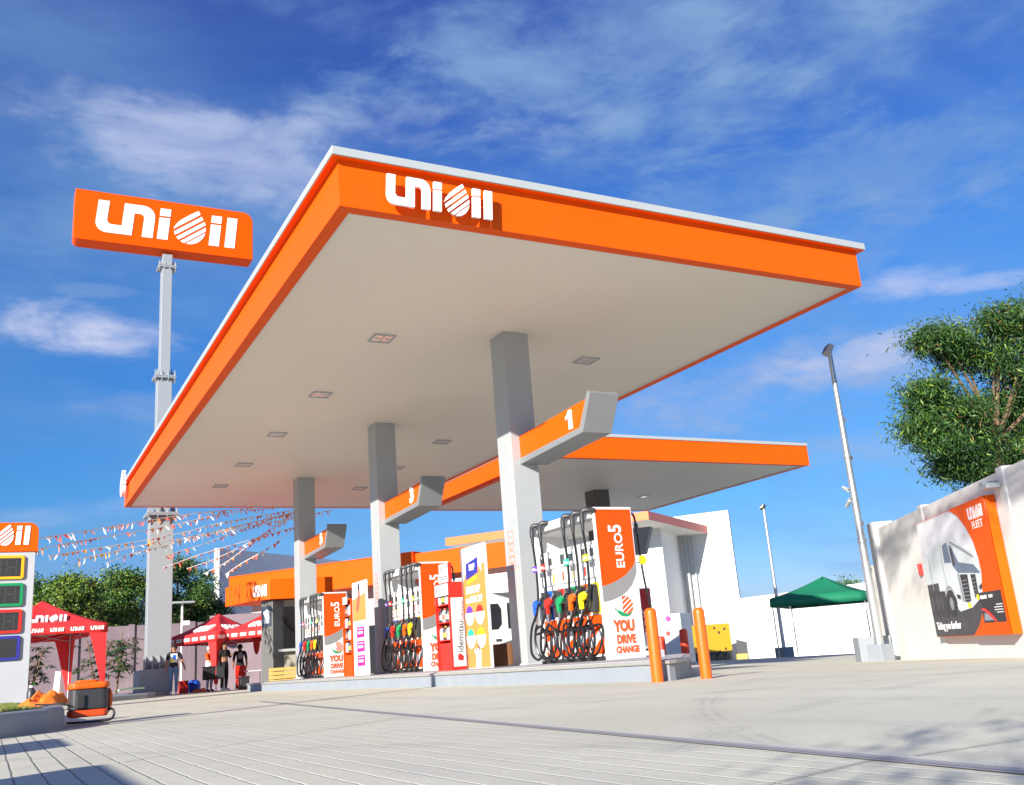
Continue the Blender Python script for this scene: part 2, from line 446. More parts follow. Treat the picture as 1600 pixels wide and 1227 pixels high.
    # tyre marks: parallel arcs
    def marks(cx, cy, r0, r1, per, k, w=.12):
        nonlocal c
        dx = M('SUBTRACT', X, cx); dy = M('SUBTRACT', Y, cy)
        rr = M('SQRT', M('ADD', M('MULTIPLY', dx, dx), M('MULTIPLY', dy, dy)))
        f2 = MR(M('ABSOLUTE', M('SUBTRACT', M('FRACT', M('DIVIDE', rr, per)), .5)), .2, .4)
        ring = M('MULTIPLY', MR(rr, r0, r0+w), MR(rr, r1-w, r1, 1, 0))
        mk = M('MULTIPLY', M('MULTIPLY', ring, M('ADD', M('MULTIPLY', f2, .6), .4)), MR(noise(1.3, 5), .42, .62, 0, k))
        c = mix(mk, c, (.26, .255, .24, 1))
    marks(-6, 1, 8.55, 8.85, .05, .4, .08); marks(-6, 4, 10.4, 10.75, .06, .3); marks(9, -6, 11.2, 11.5, .07, .35); marks(14, -3, 12.7, 13.0, .07, .35)
    L(c, b.inputs['Base Color'])
    bp = nt.nodes.new('ShaderNodeBump'); bp.inputs['Strength'].default_value = .5; bp.inputs['Distance'].default_value = .006
    L(M('SUBTRACT', M('MULTIPLY', noise(90, 4), .35), gd), bp.inputs['Height']); L(bp.outputs[0], b.inputs['Normal'])
    o = mb.build('ground', mt); o['kind'] = 'structure'
ground()
def strip(name, a, b, w, z, m, jag=0):
    a = V((a[0], a[1], 0)); b = V((b[0], b[1], 0)); d = (b-a).normalized(); n = V((d.y, -d.x, 0))
    mb = MB(); k = max(2, int((b-a).length/.25)); vs = []; random.seed(int(a.x*91+b.y*7))
    for i in range(k+1):
        p = a+(b-a)*(i/k); j = random.uniform(-jag, jag)
        for s_ in (-1, 1):
            q = p+n*(s_*w*.5*(1+random.uniform(-.5, .5)*(1 if jag else 0)))+n*j; q.z = gz(q.x)+z; vs.append(q)
    mb.add(vs, [(2*i, 2*i+1, 2*i+3, 2*i+2) for i in range(k)])
    o = mb.build(name, m); o['kind'] = 'structure'; return o
jointm = mat('joint filler', (.24, .23, .205), .9, var=.5, vscale=14)
drainm = mat('drain concrete', (.33, .33, .35), .7, var=.1, vscale=5)
drainl = mat('drain steel lip', (.60, .61, .62), .5, metal=.3)
strip('pavement_joint', (.65, 5.79), (2.85, 7.32), .010, .005, jointm, .008)
strip('pavement_joint', (2.98, 7.4), (6.0, 5.6), .014, .005, jointm, .006)
strip('pavement_joint', (6.0, 5.6), (9.5, 4.3), .016, .005, jointm, .006)
strip('pavement_joint', (2.5, 2.2), (3.6, 2.13), .007, .005, jointm, .004)
strip('pavement_joint', (1.85, 2.14), (2.38, 2.25), .006, .005, jointm, .003)
strip('pavement_joint', (.12, 10.36), (.7, 12.1), .012, .005, jointm, .006)
strip('drain_channel', (1.95, -2.2), (3.9, 16.3), .085, .004, drainm)
strip('drain_channel', (1.99, -2.2), (3.94, 16.3), .014, .009, drainl)
strip('drain_channel', (1.925, -2.2), (3.875, 16.3), .008, .009, jointm)

# ---------------------------------------------------------------- main canopy
def slabring(mb, x0, y0, x1, y1, z0, z1, t):
    mb.box((x0, y0, z0), (x1, y0+t, z1)); mb.box((x0, y1-t, z0), (x1, y1, z1))
    mb.box((x0, y0+t, z0), (x0+t, y1-t, z1)); mb.box((x1-t, y0+t, z0), (x1, y1-t, z1))
def canopy(name, x0, y0, x1, y1, zb, fas, cop, label, columns, e=.13):
    root = thing(name, ((x0+x1)/2, (y0+y1)/2, 0), label, 'canopy')
    mb = MB(); slabring(mb, x0, y0, x1, y1, zb+.02, zb+fas, .10); slabring(mb, x0, y0, x1, y1, zb, zb+.019, .19); f = mb.build('fascia', orange, root)
    mb = MB()
    slabring(mb, x0-e, y0-e, x1+e, y1+e, zb+fas, zb+fas+cop, .28); mb.build('coping', lightgrey, root, bevel=.01)
    mb = MB(); slabring(mb, x0-e+.02, y0-e+.02, x1+e-.02, y1+e-.02, zb+fas-.012, zb+fas-.002, max(.01, e-.02)); mb.build('coping_underside', orange, root)
    mb = MB(); slabring(mb, x0+.19, y0+.19, x1-.19, y1-.19, zb+.004, zb+.035, .025); mb.build('soffit_trim', white, root)
    mb = MB()
    # soffit of long pans with tiny reveals
    w = 1.2; k = int((x1-x0-.42)/w)+1; w = (x1-x0-.42)/k
    for i in range(k):
        mb.box((x0+.21+i*w, y0+.21, zb+.03), (x0+.21+(i+1)*w-.002, y1-.21, zb+.06))
    mb.box((x0+.11, y0+.11, zb+.065), (x1-.11, y1-.11, zb+.1))
    mb.build('soffit', cream, root)
    mb = MB(); mb.box((x0+.1, y0+.1, zb+fas-.15), (x1-.1, y1-.1, zb+fas-.05)); mb.build('roof_deck', greypaint, root)
    for c in columns:
        mb = MB(); mb.box((c[0], c[1], c[4]), (c[2], c[3], zb+.03)); mb.build('column', c[5], root, bevel=.012)
    return root
CX0, CX1, CY0, CY1, CZ = 3.84, 13.84, 11.467, 36.03, 6.5
COLY = [15.59, 22.93, 30.28]; COLX = 8.455
can1 = canopy('station_canopy', CX0, CY0, CX1, CY1, CZ, .70, .13, 'large orange edged canopy on square columns over the numbered pumps, white lettering on its fascia',
              [(COLX, y, COLX+.56, y+.56, .2, columnpaint) for y in COLY])
mb = MB(); logo_mb(mb, PY((4.47, CY0, 6.575)), 0, 0, .46, .11, .15, width=1.67); mb.build('lettering', letter, can1)
mb = MB(); pl = PX((CX0, 35.6, 6.75))
for q in drop_stripes(): mb.prism([(x*.8, y*.8) for x, y in q], pl, .10, .22)
mb.build('drop_emblem', letter, can1)
lights = [(6.33, 16.57), (6.33, 20.65), (6.33, 24.58), (6.33, 28.45), (6.33, 31.9), (11.14, 16.8), (11.14, 24.7), (11.14, 31.95), (11.14, 20.7), (11.14, 28.4)]
nm = ['nearest downlight on the left side of the large canopy ceiling', 'second downlight from the front, left of the columns', 'third downlight from the front, left of the columns',
      'fourth downlight from the front, left of the columns', 'farthest downlight on the left side of the large canopy ceiling', 'nearest downlight right of the front column of the large canopy',
      'downlight right of the middle column of the large canopy', 'farthest downlight right of the columns under the large canopy',
      'downlight partly hidden behind the front column of the large canopy', 'downlight partly hidden behind the middle column']
proto = None
for (x, y), l in zip(lights, nm):
    if proto is None:
        proto = thing('canopy_downlight', (x, y, CZ+.03), l, 'ceiling light', 'square downlights under the large canopy')
        mb = MB(); slabring(mb, x-.22, y-.22, x+.22, y+.22, CZ-.005, CZ+.031, .035); mb.build('frame', greypaint, proto)
        MB().box((x-.183, y-.183, CZ+.012), (x+.183, y+.183, CZ+.029)).build('lens', lens_m, proto)
        mb = MB(); mb.box((x-.012, y-.18, CZ+.0), (x+.012, y+.18, CZ+.011)); mb.ball((x-.1, y, CZ+.01), .05, 8, sz=.3); mb.ball((x+.1, y, CZ+.01), .05, 8, sz=.3)
        mb.build('reflector', steel, proto)
    else: dup(proto, (x, y, CZ+.03), label=l)

for y, w in zip(COLY, ('front', 'middle', 'rear')):
    mb = MB(); mb.box((COLX-.05, y-.05, .231), (COLX+.61, y+.61, .262))
    mb.build('base_plate', greypaint, can1, bevel=.004)
# number signs on the columns
def num_mb(pl, txt):
    mb = MB()
    if txt == '1': mb.prism([(1.84, 4.10), (1.94, 4.10), (1.94, 4.44), (1.86, 4.44), (1.80, 4.37), (1.75, 4.35), (1.75, 4.29), (1.84, 4.32)], pl, -.02, .004)
    else: text_mb(mb, txt, Plane(pl.p(1.86, 4.27, 0), pl.u), .50, -.02, .004, bold=.026, sx=.92)
    return mb
def num_sign(y0, txt, label, where):
    o = V((8.62, y0, 0)); root = thing('pump_number_sign', (8.73, y0, 4.2), label, 'number sign', 'boomerang shaped number signs on the columns')
    pl = PX((8.62, y0, 0))                  # u grows towards the front of the station
    # grey bent arm
    mb = MB(); mb.prism([(.0, 3.88), (2.27, 3.96), (2.61, 4.56), (2.52, 4.62), (2.18, 4.06), (.0, 3.99)], pl, 0, .02)
    outer = [(.0, 3.88), (2.27, 3.96), (2.61, 4.56), (2.52, 4.62), (2.18, 4.06), (.0, 3.99)]
    mb = MB(); mb.prism(outer, pl, -.58, .0); mb.build('bent_arm', mat('sign arm grey', (.24, .255, .265), .4, metal=.25), root)
    MB().prism([(.0, 4.0), (2.17, 4.07), (2.42, 4.50), (.0, 4.42)], pl, -.56, -.02).build('panel', orange, root)
    mb = num_mb(pl, txt); mb.build('numeral', letter, root)
for y, t, w in zip(COLY, '135', ('front', 'middle', 'rear')):
    num_sign(y, t, 'orange and grey bent sign with the number %s on the %s column' % (t, w), w)
# small framed stickers on the columns
for y, w in zip(COLY[:2], ('front', 'middle')):
    root = thing('column_sticker', (COLX, y+.3, 2.2), 'strip of three orange framed stickers on the %s column' % w, 'sticker', 'stickers on the columns')
    pl = PX((COLX, y+.41, 1.95))
    mb = MB()
    for i in range(3):
        for a0, a1, b0, b1 in ((0, .22, 0, .012), (0, .22, .218, .23), (0, .012, .012, .218), (.208, .22, .012, .218)):
            mb.pbox(pl, a0, a1, b0+i*.24, b1+i*.24, .001, .004)
    mb.build('frame', mat('pink orange print', (.8, .22, .10), .5), root)
    mb = MB()
    for i, ch in enumerate('881'): text_mb(mb, ch, Plane(pl.p(.11, .115+i*.24, 0), pl.u), .17, .001, .004, rot=90)
    mb.build('print', mat('pink print', (.8, .25, .16), .5), root)

# ---------------------------------------------------------------- second canopy
can2 = canopy('rear_canopy', 15.58, 26.06, 26.83, 36.57, 6.5, .74, .11, 'smaller orange edged canopy on one dark column behind the large canopy', [(20.7, 31.6, 21.4, 32.3, -.4, mat('charcoal column paint', (.09, .085, .08), .6))], e=.03)
for i, (x, y) in enumerate([(24.1, 33.0), (18.5, 33.0)]):
    t = thing('canopy_downlight', (x, y, 6.53), ['bright downlight right of the dark column under the rear canopy', 'downlight left of the dark column under the rear canopy'][i], 'ceiling light', 'downlights under the rear canopy')
    mb = MB(); slabring(mb, x-.22, y-.22, x+.22, y+.22, 6.495, 6.531, .035); mb.build('frame', white, t)
    MB().box((x-.18, y-.18, 6.51), (x+.18, y+.18, 6.529)).build('lens', lens_m, t)

# ---------------------------------------------------------------- pump island
isl = thing('pump_island', (8.7, 20, 0), 'long raised concrete pump island with a steel edged top', 'pump island')
outl = [(6.68, 9.03), (6.78, 9.06), (7.34, 9.56), (10.2, 13.2), (10.78, 14.6), (10.78, 30.4), (10.2, 32.2), (7.2, 30.6), (6.68, 29.6)]
GP = Plane((0, 0, 0), (1, 0, 0), (0, 1, 0))
def offs(poly, d):
    n = len(poly); c = V((8.73, 20.5)); out = []
    for i in range(n):
        a, b, c2 = V(poly[i-1]), V(poly[i]), V(poly[(i+1) % n])
        e1 = (b-a).normalized(); e2 = (c2-b).normalized(); n1 = V((e1.y, -e1.x)); n2 = V((e2.y, -e2.x)); m_ = (n1+n2); m_ = m_/(max(.3, m_.dot(n1)))
        q = b+m_*d; out.append((q.x, q.y))
    return out
MB().prism(outl, GP, -.1, .18).build('kerb', kerbpaint, isl)
MB().prism(offs(outl, .03), GP, .18, .222).build('edge', kerbtop, isl, bevel=.012)
MB().prism(offs(outl, -.06), GP, .222, .23).build('deck', mat('island deck paint', (.40, .40, .40), .7, dirt=(.25, .24, .22, .5)), isl)
tag(MB().box((7.95, 11.0, .231), (8.09, 11.12, .33)).build('junction_box', greypaint, bevel=.006), 'small grey junction box on the front tip of the pump island', 'junction box')

# ---------------------------------------------------------------- fuel pumps
def bez(pts, n=14):
    out = []; P = [V(p) for p in pts]
    P = [P[0]*2-P[1]]+P+[P[-1]*2-P[-2]]
    for i in range(1, len(P)-2):
        for k in range(n):
            t = k/n; a, b, c, d = P[i-1], P[i], P[i+1], P[i+2]
            out.append(.5*((2*b)+(c-a)*t+(2*a-5*b+4*c-d)*t*t+(3*b-a-3*c+d)*t**3))
    out.append(P[-2]); return out
def fuel_pump(base, label):
    bx, by, bz = base
    root = thing('fuel_pump', base, label, 'fuel pump', 'fuel pumps on the long island')
    X = lambda x: bx+x
    Y_ = lambda y: by+y
    Z = lambda z: bz+z
    def B(mb, x0, x1, y0, y1, z0, z1): return mb.box((X(x0), Y_(y0), Z(z0)), (X(x1), Y_(y1), Z(z1)))
    # end panels, full height
    mb = MB(); B(mb, -.36, .36, -1.07, -1.0, 0, 2.37); mb.build('end_panel', white_gloss, root, bevel=.008)
    mb = MB(); B(mb, -.34, .34, .93, .99, 0, 2.37); mb.build('end_panel', white_gloss, root, bevel=.008)
    mb = MB(); B(mb, -.33, .33, -1.0, .93, 2.16, 2.36); B(mb, -.42, -.33, -.99, .93, 2.2, 2.345); B(mb, .33, .42, -.99, .93, 2.2, 2.345); mb.build('hood', white_gloss, root, bevel=.01)
    # cabinet
    mb = MB(); B(mb, -.30, .30, -1.0, .93, .06, 1.86); mb.build('cabinet', white_gloss, root, bevel=.006)
    mb = MB(); B(mb, -.40, .40, -.995, .925, 0.0, .055); mb.build('drip_tray', black, root)
    pl = PX((X(-.30), Y_(0), Z(0)))       # u = -y
    mb = MB()                              # lower orange kick panels with a white swoosh
    for u in (-.70, -.22, .26, .72):
        mb.prism([(u-.20, .1), (u+.22, .1), (u+.22, .38), (u+.05, .30), (u-.05, .22), (u-.2, .2)], pl, .001, .006)
        mb.prism([(u-.20, .34), (u-.02, .4), (u+.22, .55), (u+.22, .70), (u-.20, .70)], pl, .001, .006)
    mb.build('kick_panel', orange_dk, root)
    # display heads
    mb = MB()
    for u in (-.62, .05, .72):
        mb.pbox(pl, u-.28, u+.24, 1.56, 1.80, .0, .03)
        mb.pbox(pl, u-.28, u+.24, 1.28, 1.53, .0, .03)
    mb.build('display_head', mat('panel white', (.66, .67, .66), .4), root, bevel=.006)
    mb = MB()
    for u in (-.62, .05, .72):
        mb.pbox(pl, u-.20, u-.08, 1.60, 1.76, .031, .036)
        mb.pbox(pl, u+.06, u+.18, 1.62, 1.74, .031, .036)
        for k in range(3): mb.pbox(pl, u-.22, u+.18, 1.545+.004*k, 1.547+.004*k, .03, .034)
    mb.build('screen', mat('display glass', (.05, .06, .06), .15, spec=.8), root)
    for u, m_ in zip((-.70, -.42, -.10, .24, .60), (red, yellow, orange_dk, yellow, red)):
        mb = MB(); mb.prism([(u-.03, 1.32), (u+.03, 1.34), (u+.02, 1.42), (u+.035, 1.47), (u-.02, 1.47)], pl, .031, .035); mb.build('sticker', m_, root)
    mb = MB()
    for i in range(7): mb.tube([pl.p(-.8+i*.27, 1.22, .05), pl.p(-.8+i*.27, 1.9, .05)], .004, 5)
    mb.tube([pl.p(-.9, 1.545, .045), pl.p(.98, 1.545, .045)], .004, 5); mb.tube([pl.p(-.9, 1.84, .045), pl.p(.98, 1.84, .045)], .004, 5)
    mb.build('cable_guard', steel, root)
    cols = [blue, red, green, orange_paint, yellow]
    us = [-.77, -.36, .03, .41, .74]
    for i, (u, m_) in enumerate(zip(us, cols)):
        # coloured back strip, boot
        mb = MB(); mb.pbox(pl, u-.02, u+.20, .72, 1.20, .0, .02); mb.build('colour_strip', m_, root)
        mb = MB(); mb.prism([(u+.0, .74), (u+.17, .74), (u+.19, .9), (u+.17, 1.16), (u+.03, 1.19), (u-.01, 1.0)], pl, .02, .13)
        mb.prism([(u+.02, .92), (u+.15, .92), (u+.13, 1.1), (u+.04, 1.1)], pl, .13, .16); mb.build('nozzle_boot', darkplastic, root, bevel=.012)
        # nozzle: body, grip, spout
        mb = MB(); q = [(u-.10, .80), (u-.04, .80), (u-.03, .92), (u+.05, .95), (u+.10, 1.02), (u+.06, 1.07), (u-.02, 1.06), (u-.09, 1.04), (u-.12, .98)]
        mb.prism(q, pl, .17, .235); nz = mb.build('nozzle', m_, root, bevel=.014)
        mb = MB(); mb.tube([pl.p(u+.07, 1.03, .2), pl.p(u+.12, 1.075, .2), pl.p(u+.16, 1.12, .18)], [.016, .013, .012], 8); mb.build('spout', chrome, nz, smooth=True)
        MB().tube([pl.p(u-.07, .66, .2), pl.p(u-.07, .80, .2)], [.02, .024], 8).build('swivel', chrome, nz, smooth=True)
    # hoses: an elbow on the hood, a long drop, loops near the floor, up to the nozzle
    eu = [-.66, -.32, .45, .82, 1.16]
    eu = [-.70, -.42, .36, .66, .96]
    rnd = random.Random(5)
    for i, (e, u, m_) in enumerate(zip(eu, us, cols)):
        # elbow
        d = .20
        mb = MB(); mb.tube(bez([pl.p(e+.10, 2.31, .04), pl.p(e+.08, 2.325, .12), pl.p(e+.02, 2.325, d), pl.p(e-.01, 2.26, d+.02), pl.p(e-.015, 2.14, d+.02)], 5), [.042]*21, 10)
        mb.tube([pl.p(e-.015, 2.14, d+.02), pl.p(e-.015, 2.02, d+.02)], [.036, .026], 10)
        mb.build('hose_elbow', darkplastic, root, smooth=True)
        r1 = .19+.02*rnd.random(); c = (e*.45+u*.55)-.02
        pts = [pl.p(e-.015, 2.02, d+.02), pl.p(e+.0, 1.5, d), pl.p(e*.85+u*.15, .95, d+.02), pl.p(c-.16, .6, d+.06), pl.p(c-.20, .3, d+.08)]
        turns = 2
        for k in range(1, 8*turns-2):
            an = math.pi+k*math.pi/4; rr = r1*(1+.08*math.sin(k*1.3+i)); pts.append(pl.p(c+rr*math.cos(an), .35+.27*math.sin(an), d+.08-.014*k+.02*math.sin(k+i)))
        pts += [pl.p(u-.12, .5, .2), pl.p(u-.07, .66, .2)]
        mb = MB(); mb.tube(bez(pts, 7), .021, 8); mb.build('hose', hosemat, root, smooth=True)
        zt = 1.58+.0*i
        if i != 3:
            tc = [purple, red, None, teal, yellow][i] if i != 2 else teal
            t_ = 1.58
            mb = MB(); mb.pbox(pl, e-.09, e+.07, t_-.05, t_+.05, d+.018, d+.026); tg = mb.build('hose_tag', tc, root)
            mb = MB(); mb.pbox(pl, e-.075, e+.0, t_-.02, t_+.02, d+.027, d+.03); mb.pbox(pl, e+.02, e+.05, t_-.025, t_+.0, d+.027, d+.03); mb.build('tag_print', letter, tg)
    # a hose on the far side, seen past the end panel
    mb = MB(); mb.tube(bez([(X(.42), Y_(-.85), Z(2.3)), (X(.50), Y_(-.9), Z(2.28)), (X(.53), Y_(-.92), Z(2.1)), (X(.55), Y_(-.95), Z(1.3)), (X(.68), Y_(-.9), Z(.6)), (X(.74), Y_(-.8), Z(.25)), (X(.6), Y_(-.7), Z(.12)), (X(.45), Y_(-.6), Z(.5))], 8), .018, 8)
    mb.build('hose', hosemat, root, smooth=True)
    mb = MB(); mb.tube([(X(.53), Y_(-.92), Z(2.12)), (X(.54), Y_(-.93), Z(1.95))], .035, 8); mb.build('hose_elbow', darkplastic, root, smooth=True)
    mb = MB(); mb.lathe((X(.55), Y_(-.985), Z(1.52)), [(.001, 0), (.075, 0), (.075, .012), (.001, .012)], 16, (0, 1, 0)); mb.build('hose_tag', yellow, root)
    # graphics on the near end panel
    pe = PY((bx, by-1.07, bz))
    cu = [(.335, 1.42)]+[(.335-.61*t, 1.42-.32*(1-(1-t)**2)+.0*t) for t in (.1, .2, .3, .4, .5, .6, .7, .8, .9)]+[(-.345, 1.07)]
    lo = [(.335, 1.33), (.30, 1.25), (.22, 1.12), (.12, 1.03), (.0, .96), (-.15, .91), (-.27, .885), (-.345, .88)]
    up = [(.335, 1.52), (.29, 1.43), (.22, 1.36), (.12, 1.28), (.0, 1.22), (-.15, 1.16), (-.27, 1.13), (-.345, 1.12)]
    mb = MB(); mb.prism([(-.345, 2.33), (.335, 2.33)]+up, pe, .001, .005); mb.build('orange_graphic', orange_dk, root)
    mb = MB(); mb.prism(up+lo[::-1], pe, .001, .005); mb.build('grey_graphic', mat('mid grey print', (.22, .22, .22), .5), root)
    mb = MB(); text_mb(mb, 'EURO', Plane(pe.p(.055, 1.67, 0), pe.u), .215, .004, .009, bold=.003, rot=90, sx=1.0)
    text_mb(mb, '5', Plane(pe.p(.01, 2.02, 0), pe.u), .34, .004, .009, bold=.006, rot=90, sx=.85); mb.build('lettering', letter, root)
    mb = MB(); text_mb(mb, 'YOU', Plane(pe.p(.0, .49, 0), pe.u), .225, .001, .006, bold=.014, sx=.78)
    text_mb(mb, 'DRIVE', Plane(pe.p(.01, .29, 0), pe.u), .175, .001, .006, bold=.010, sx=.74)
    text_mb(mb, 'CHANGE', Plane(pe.p(.02, .135, 0), pe.u), .135, .001, .006, bold=.007, sx=.78); mb.build('slogan', txt_orange, root)
    # leaf and drop emblem
    EM = lambda q: [(x*.36-.17, y*.36+.60) for x, y in q]
    cx, cy, ra_, rb_ = .045, .80, .155, .16
    mb = MB(); an = R(37); nx, ny = math.sin(an), -math.cos(an)
    disc = [(x, y) for x, y in arc(cx, cy, ra_, rb_, -70, 110, 16)]+[(cx-.035, cy+.03), (cx-.05, cy-.06), (cx-.02, cy-.12)]
    for k in range(5):
        c0 = nx*cx+ny*cy-.135+k*.060
        q2 = clip(clip(disc, nx, ny, c0), -nx, -ny, -(c0+.036))
        if len(q2) > 2: mb.prism(q2, pe, .001, .005)
    mb.build('emblem_stripes', txt_orange, root)
    mb = MB(); mb.prism(arc(cx, cy, ra_, rb_, 115, 215, 10)+[(cx-.07, cy-.06), (cx-.055, cy+.04), (cx-.03, cy+.11)], pe, .001, .004); mb.build('emblem_sky', mat('pale blue print', (.50, .62, .72), .5), root)
    mb = MB(); mb.prism([(-.12, .745), (-.05, .725), (.03, .69), (.10, .675), (.17, .70), (.13, .655), (.06, .635), (-.03, .645), (-.09, .69)], pe, .002, .006)
    mb.prism([(-.155, .77), (-.12, .765), (-.11, .735), (-.14, .74)], pe, .001, .005); mb.build('emblem_leaf', green, root)
    return root
PB = (8.73, 13.91, .23)
p1 = fuel_pump(PB, 'fuel pump nearest the island tip, full slogan and orange panel in view')
p3 = dup(p1, (8.73, 13.91+7.34, .23), label='fuel pump beyond the orange price banner, partly covered by the red bottle rack')
p5 = dup(p1, (8.73, 13.91+14.69, .23), label='farthest fuel pump, beside the rear column and the orange bottle rack')

# ---------------------------------------------------------------- banners and racks on the island
def banner(name, y0, y1, label):
    root = thing(name, (7.75, (y0+y1)/2, .23), label, 'display stand')
    MB().box((7.6, y0, .235), (7.645, y1, 2.39)).build('stand_box', white_gloss, root, bevel=.01)
    return root, PX((7.6, y1, .235)), y1-y0
root, pl, w = banner('price_banner', 15.3, 16.34, 'tall white and orange price banner stand beside the front column')
mb = MB(); mb.prism([(.04, .02), (w-.04, .02), (w-.04, 1.80), (w-.16, 1.80)]+[(w*.5+.36*math.cos(R(a)), 1.55+.28*math.sin(R(a))) for a in range(20, 161, 20)]+[(.04, 1.5)], pl, .001, .004); mb.build('orange_print', printap, root)
mb = MB(); mb.prism([(.22, 1.56), (.72, 1.66), (.74, 1.93), (.24, 1.85)], pl, .005, .009); mb.build('blue_badge', navy, root)
mb = MB(); mb.prism([(.28, 1.48), (.66, 1.55), (.68, 1.62), (.26, 1.54)], pl, .006, .01); mb.build('yellow_flash', yellow, root)
mb = MB(); text_mb(mb, 'SAVE UP', Plane(pl.p(w/2-.04, 1.37, 0), pl.u), .17, .004, .008, bold=.008, sx=.9); text_mb(mb, 'on FULL UP', Plane(pl.p(w/2-.02, 1.20, 0), pl.u), .15, .004, .008, bold=.007, sx=.9)
text_mb(mb, 'S&F', Plane(pl.p(.49, 1.77, 0), pl.u), .15, .009, .012, bold=.006); mb.build('slogan', letter, root)
for i, (cu_, cv_, m_, t_) in enumerate([(.28, .97, purple, '₱5.00'), (.70, .97, red, '₱5.00'), (.28, .57, teal, '₱3.00'), (.70, .57, yellow, '₱3.50')]):
    mb = MB(); mb.prism(arc(cu_, cv_, .185, .22, 180, 360, 10), pl, .004, .008); bub = mb.build('price_bubble', letter, root)
    mb = MB(); mb.prism(arc(cu_, cv_+.006, .14, .12, 0, 180, 8), pl, .004, .008); mb.build('bubble_cap', m_, root)
    mb = MB(); text_mb(mb, t_[1:], Plane(pl.p(cu_, cv_-.07, 0), pl.u), .12, .008, .011, sx=.8); mb.build('price_print', mat('grey print', (.2, .2, .22), .5), bub)
mb = MB(); mb.prism([(.42, .02), (.62, .02), (.64, .2), (.66, .32), (.60, .34), (.55, .36), (.48, .32), (.40, .34), (.40, .28), (.46, .24), (.45, .15)], pl, .004, .008); mb.build('figure_print', letter, root)
mb = MB(); mb.prism(arc(.56, .385, .035, .04, 0, 330, 10), pl, .005, .009); mb.build('face_print', skin, root)
mb = MB(); mb.prism([(.57, .42), (.60, .40), (.62, .30), (.59, .28), (.585, .36)], pl, .006, .01); mb.build('hair_print', hairm, root)

root, pl, w = banner('promo_banner', 21.6, 22.62, 'tall white promotion banner stand with magenta boxes near the farthest pump')
mb = MB(); mb.pbox(pl, .04, w-.06, 1.25, 2.1, .001, .004); mb.build('orange_print', printap, root)
mb = MB(); mb.prism([(.06, 1.75), (w-.1, 1.85), (w-.1, 2.1), (.06, 2.1)], pl, .005, .008); mb.build('sky_print', mat('pale sky print', (.62, .68, .78), .5), root)
mb = MB(); mb.prism([(.30, 1.5), (.42, 1.45), (.52, 1.6), (.60, 1.9), (.55, 2.05), (.48, 1.95), (.40, 1.75)], pl, .009, .012); mb.build('figure_print', mat('dark rose print', (.45, .10, .07), .6), root)
mb = MB(); mb.prism([(.46, 1.95), (.56, 1.96), (.6, 2.08), (.5, 2.1)], pl, .013, .016); mb.build('hair_print', hairm, root)
for v in (1.0, .68, .36):
    mb = MB(); mb.pbox(pl, .28, .80, v-.14, v+.10, .001, .005); bx_ = mb.build('price_box', magenta, root)
    mb = MB(); mb.pbox(pl, .36, .70, v-.06, v+.0, .006, .008); mb.pbox(pl, .32, .74, v+.04, v+.06, .006, .008); mb.build('price_print', mat('pale pink print', (.75, .55, .65), .5), bx_)

def bottle_rack(y0, y1, z1, m_body, m_side, label, rows, gname, ncol, side_text, x1=8.28):
    x0 = 7.6
    root = thing('bottle_rack', (7.95, (y0+y1)/2, .23), label, 'display rack')
    t = .03; zb = .235
    mb = MB(); mb.box((x1-t, y0, zb), (x1, y1, z1)); mb.box((x0, y0, zb), (x1-t, y0+t, z1)); mb.box((x0, y1-t, zb), (x1-t, y1, z1)); mb.box((x0, y0+t, z1-t), (x1-t, y1-t, z1)); mb.box((x0+.03, y0+t, zb), (x1-t, y1-t, zb+.5))
    mb.build('rack_body', m_body, root)
    pl = PY((x0, y0, zb)); mb = MB(); mb.pbox(pl, .03, x1-x0-.04, .06, z1-zb-.3, .001, .004); mb.build('side_panel', m_side, root)
    pf = PX((x0, y1, zb)); w = y1-y0
    sh = []
    for k in range(rows):
        z = zb+.56+k*(.33 if rows == 3 else .29); sh.append(z)
        MB().box((x0+.005, y0+t, z-.02), (x1-t, y1-t, z)).build('shelf', m_body, root)
    return root, sh, pl, pf, w
def bottles(sh, y0, y1, n, mats_, rackname, group):
    proto = None; cnames = {id(yellow): 'yellow', id(red): 'red'}
    for r_, z in enumerate(sh):
        for k in range(n):
            y = y1-.07-(y1-y0-.14)*k/(n-1); m_, cn = mats_[(r_*2+k) % len(mats_)]
            lab = '%s labelled oil bottle, %s from left on %s shelf of the %s' % (cn, ('first', 'second', 'third', 'fourth')[k], ('lowest', 'middle', 'top', 'fourth')[r_] if len(sh) == 3 else ('lowest', 'second', 'third', 'top')[r_], rackname)
            t = thing('oil_bottle', (7.69, y, z), lab, 'bottle', group)
            c = V((7.69, y, z)); wd_ = min(.062, (y1-y0)/n*.44)
            MB().lathe(c, [(wd_*.9, .001), (wd_, .02), (wd_, .19), (wd_*.6, .225), (wd_*.4, .23)], 10).build('bottle_body', darkplastic if (r_+k) % 2 else clothgry, t, smooth=True)
            MB().lathe(c, [(wd_*.42, .231), (wd_*.42, .265)], 8).build('cap', m_ if (k % 2) else black, t)
            MB().lathe(c, [(wd_*1.03, .05), (wd_*1.03, .14)], 10).build('bottle_label', m_, t)
silver = mat('silver label', (.32, .32, .34), .35, metal=.3); goldl = mat('gold label', (.50, .27, .04), .4); whitl = mat('white label', (.45, .42, .38), .5); redl = mat('coral label', (.50, .12, .07), .45)
root, sh, pl, pf, w = bottle_rack(16.95, 17.62, 1.86, red, white_gloss, 'red rack of oil bottles with a white side panel, in front of the middle pump', 3, '', 4, '')
mb = MB(); mb.pbox(pf, .03, w-.02, 1.38, 1.60, .001, .006); mb.build('header', white_gloss, root)
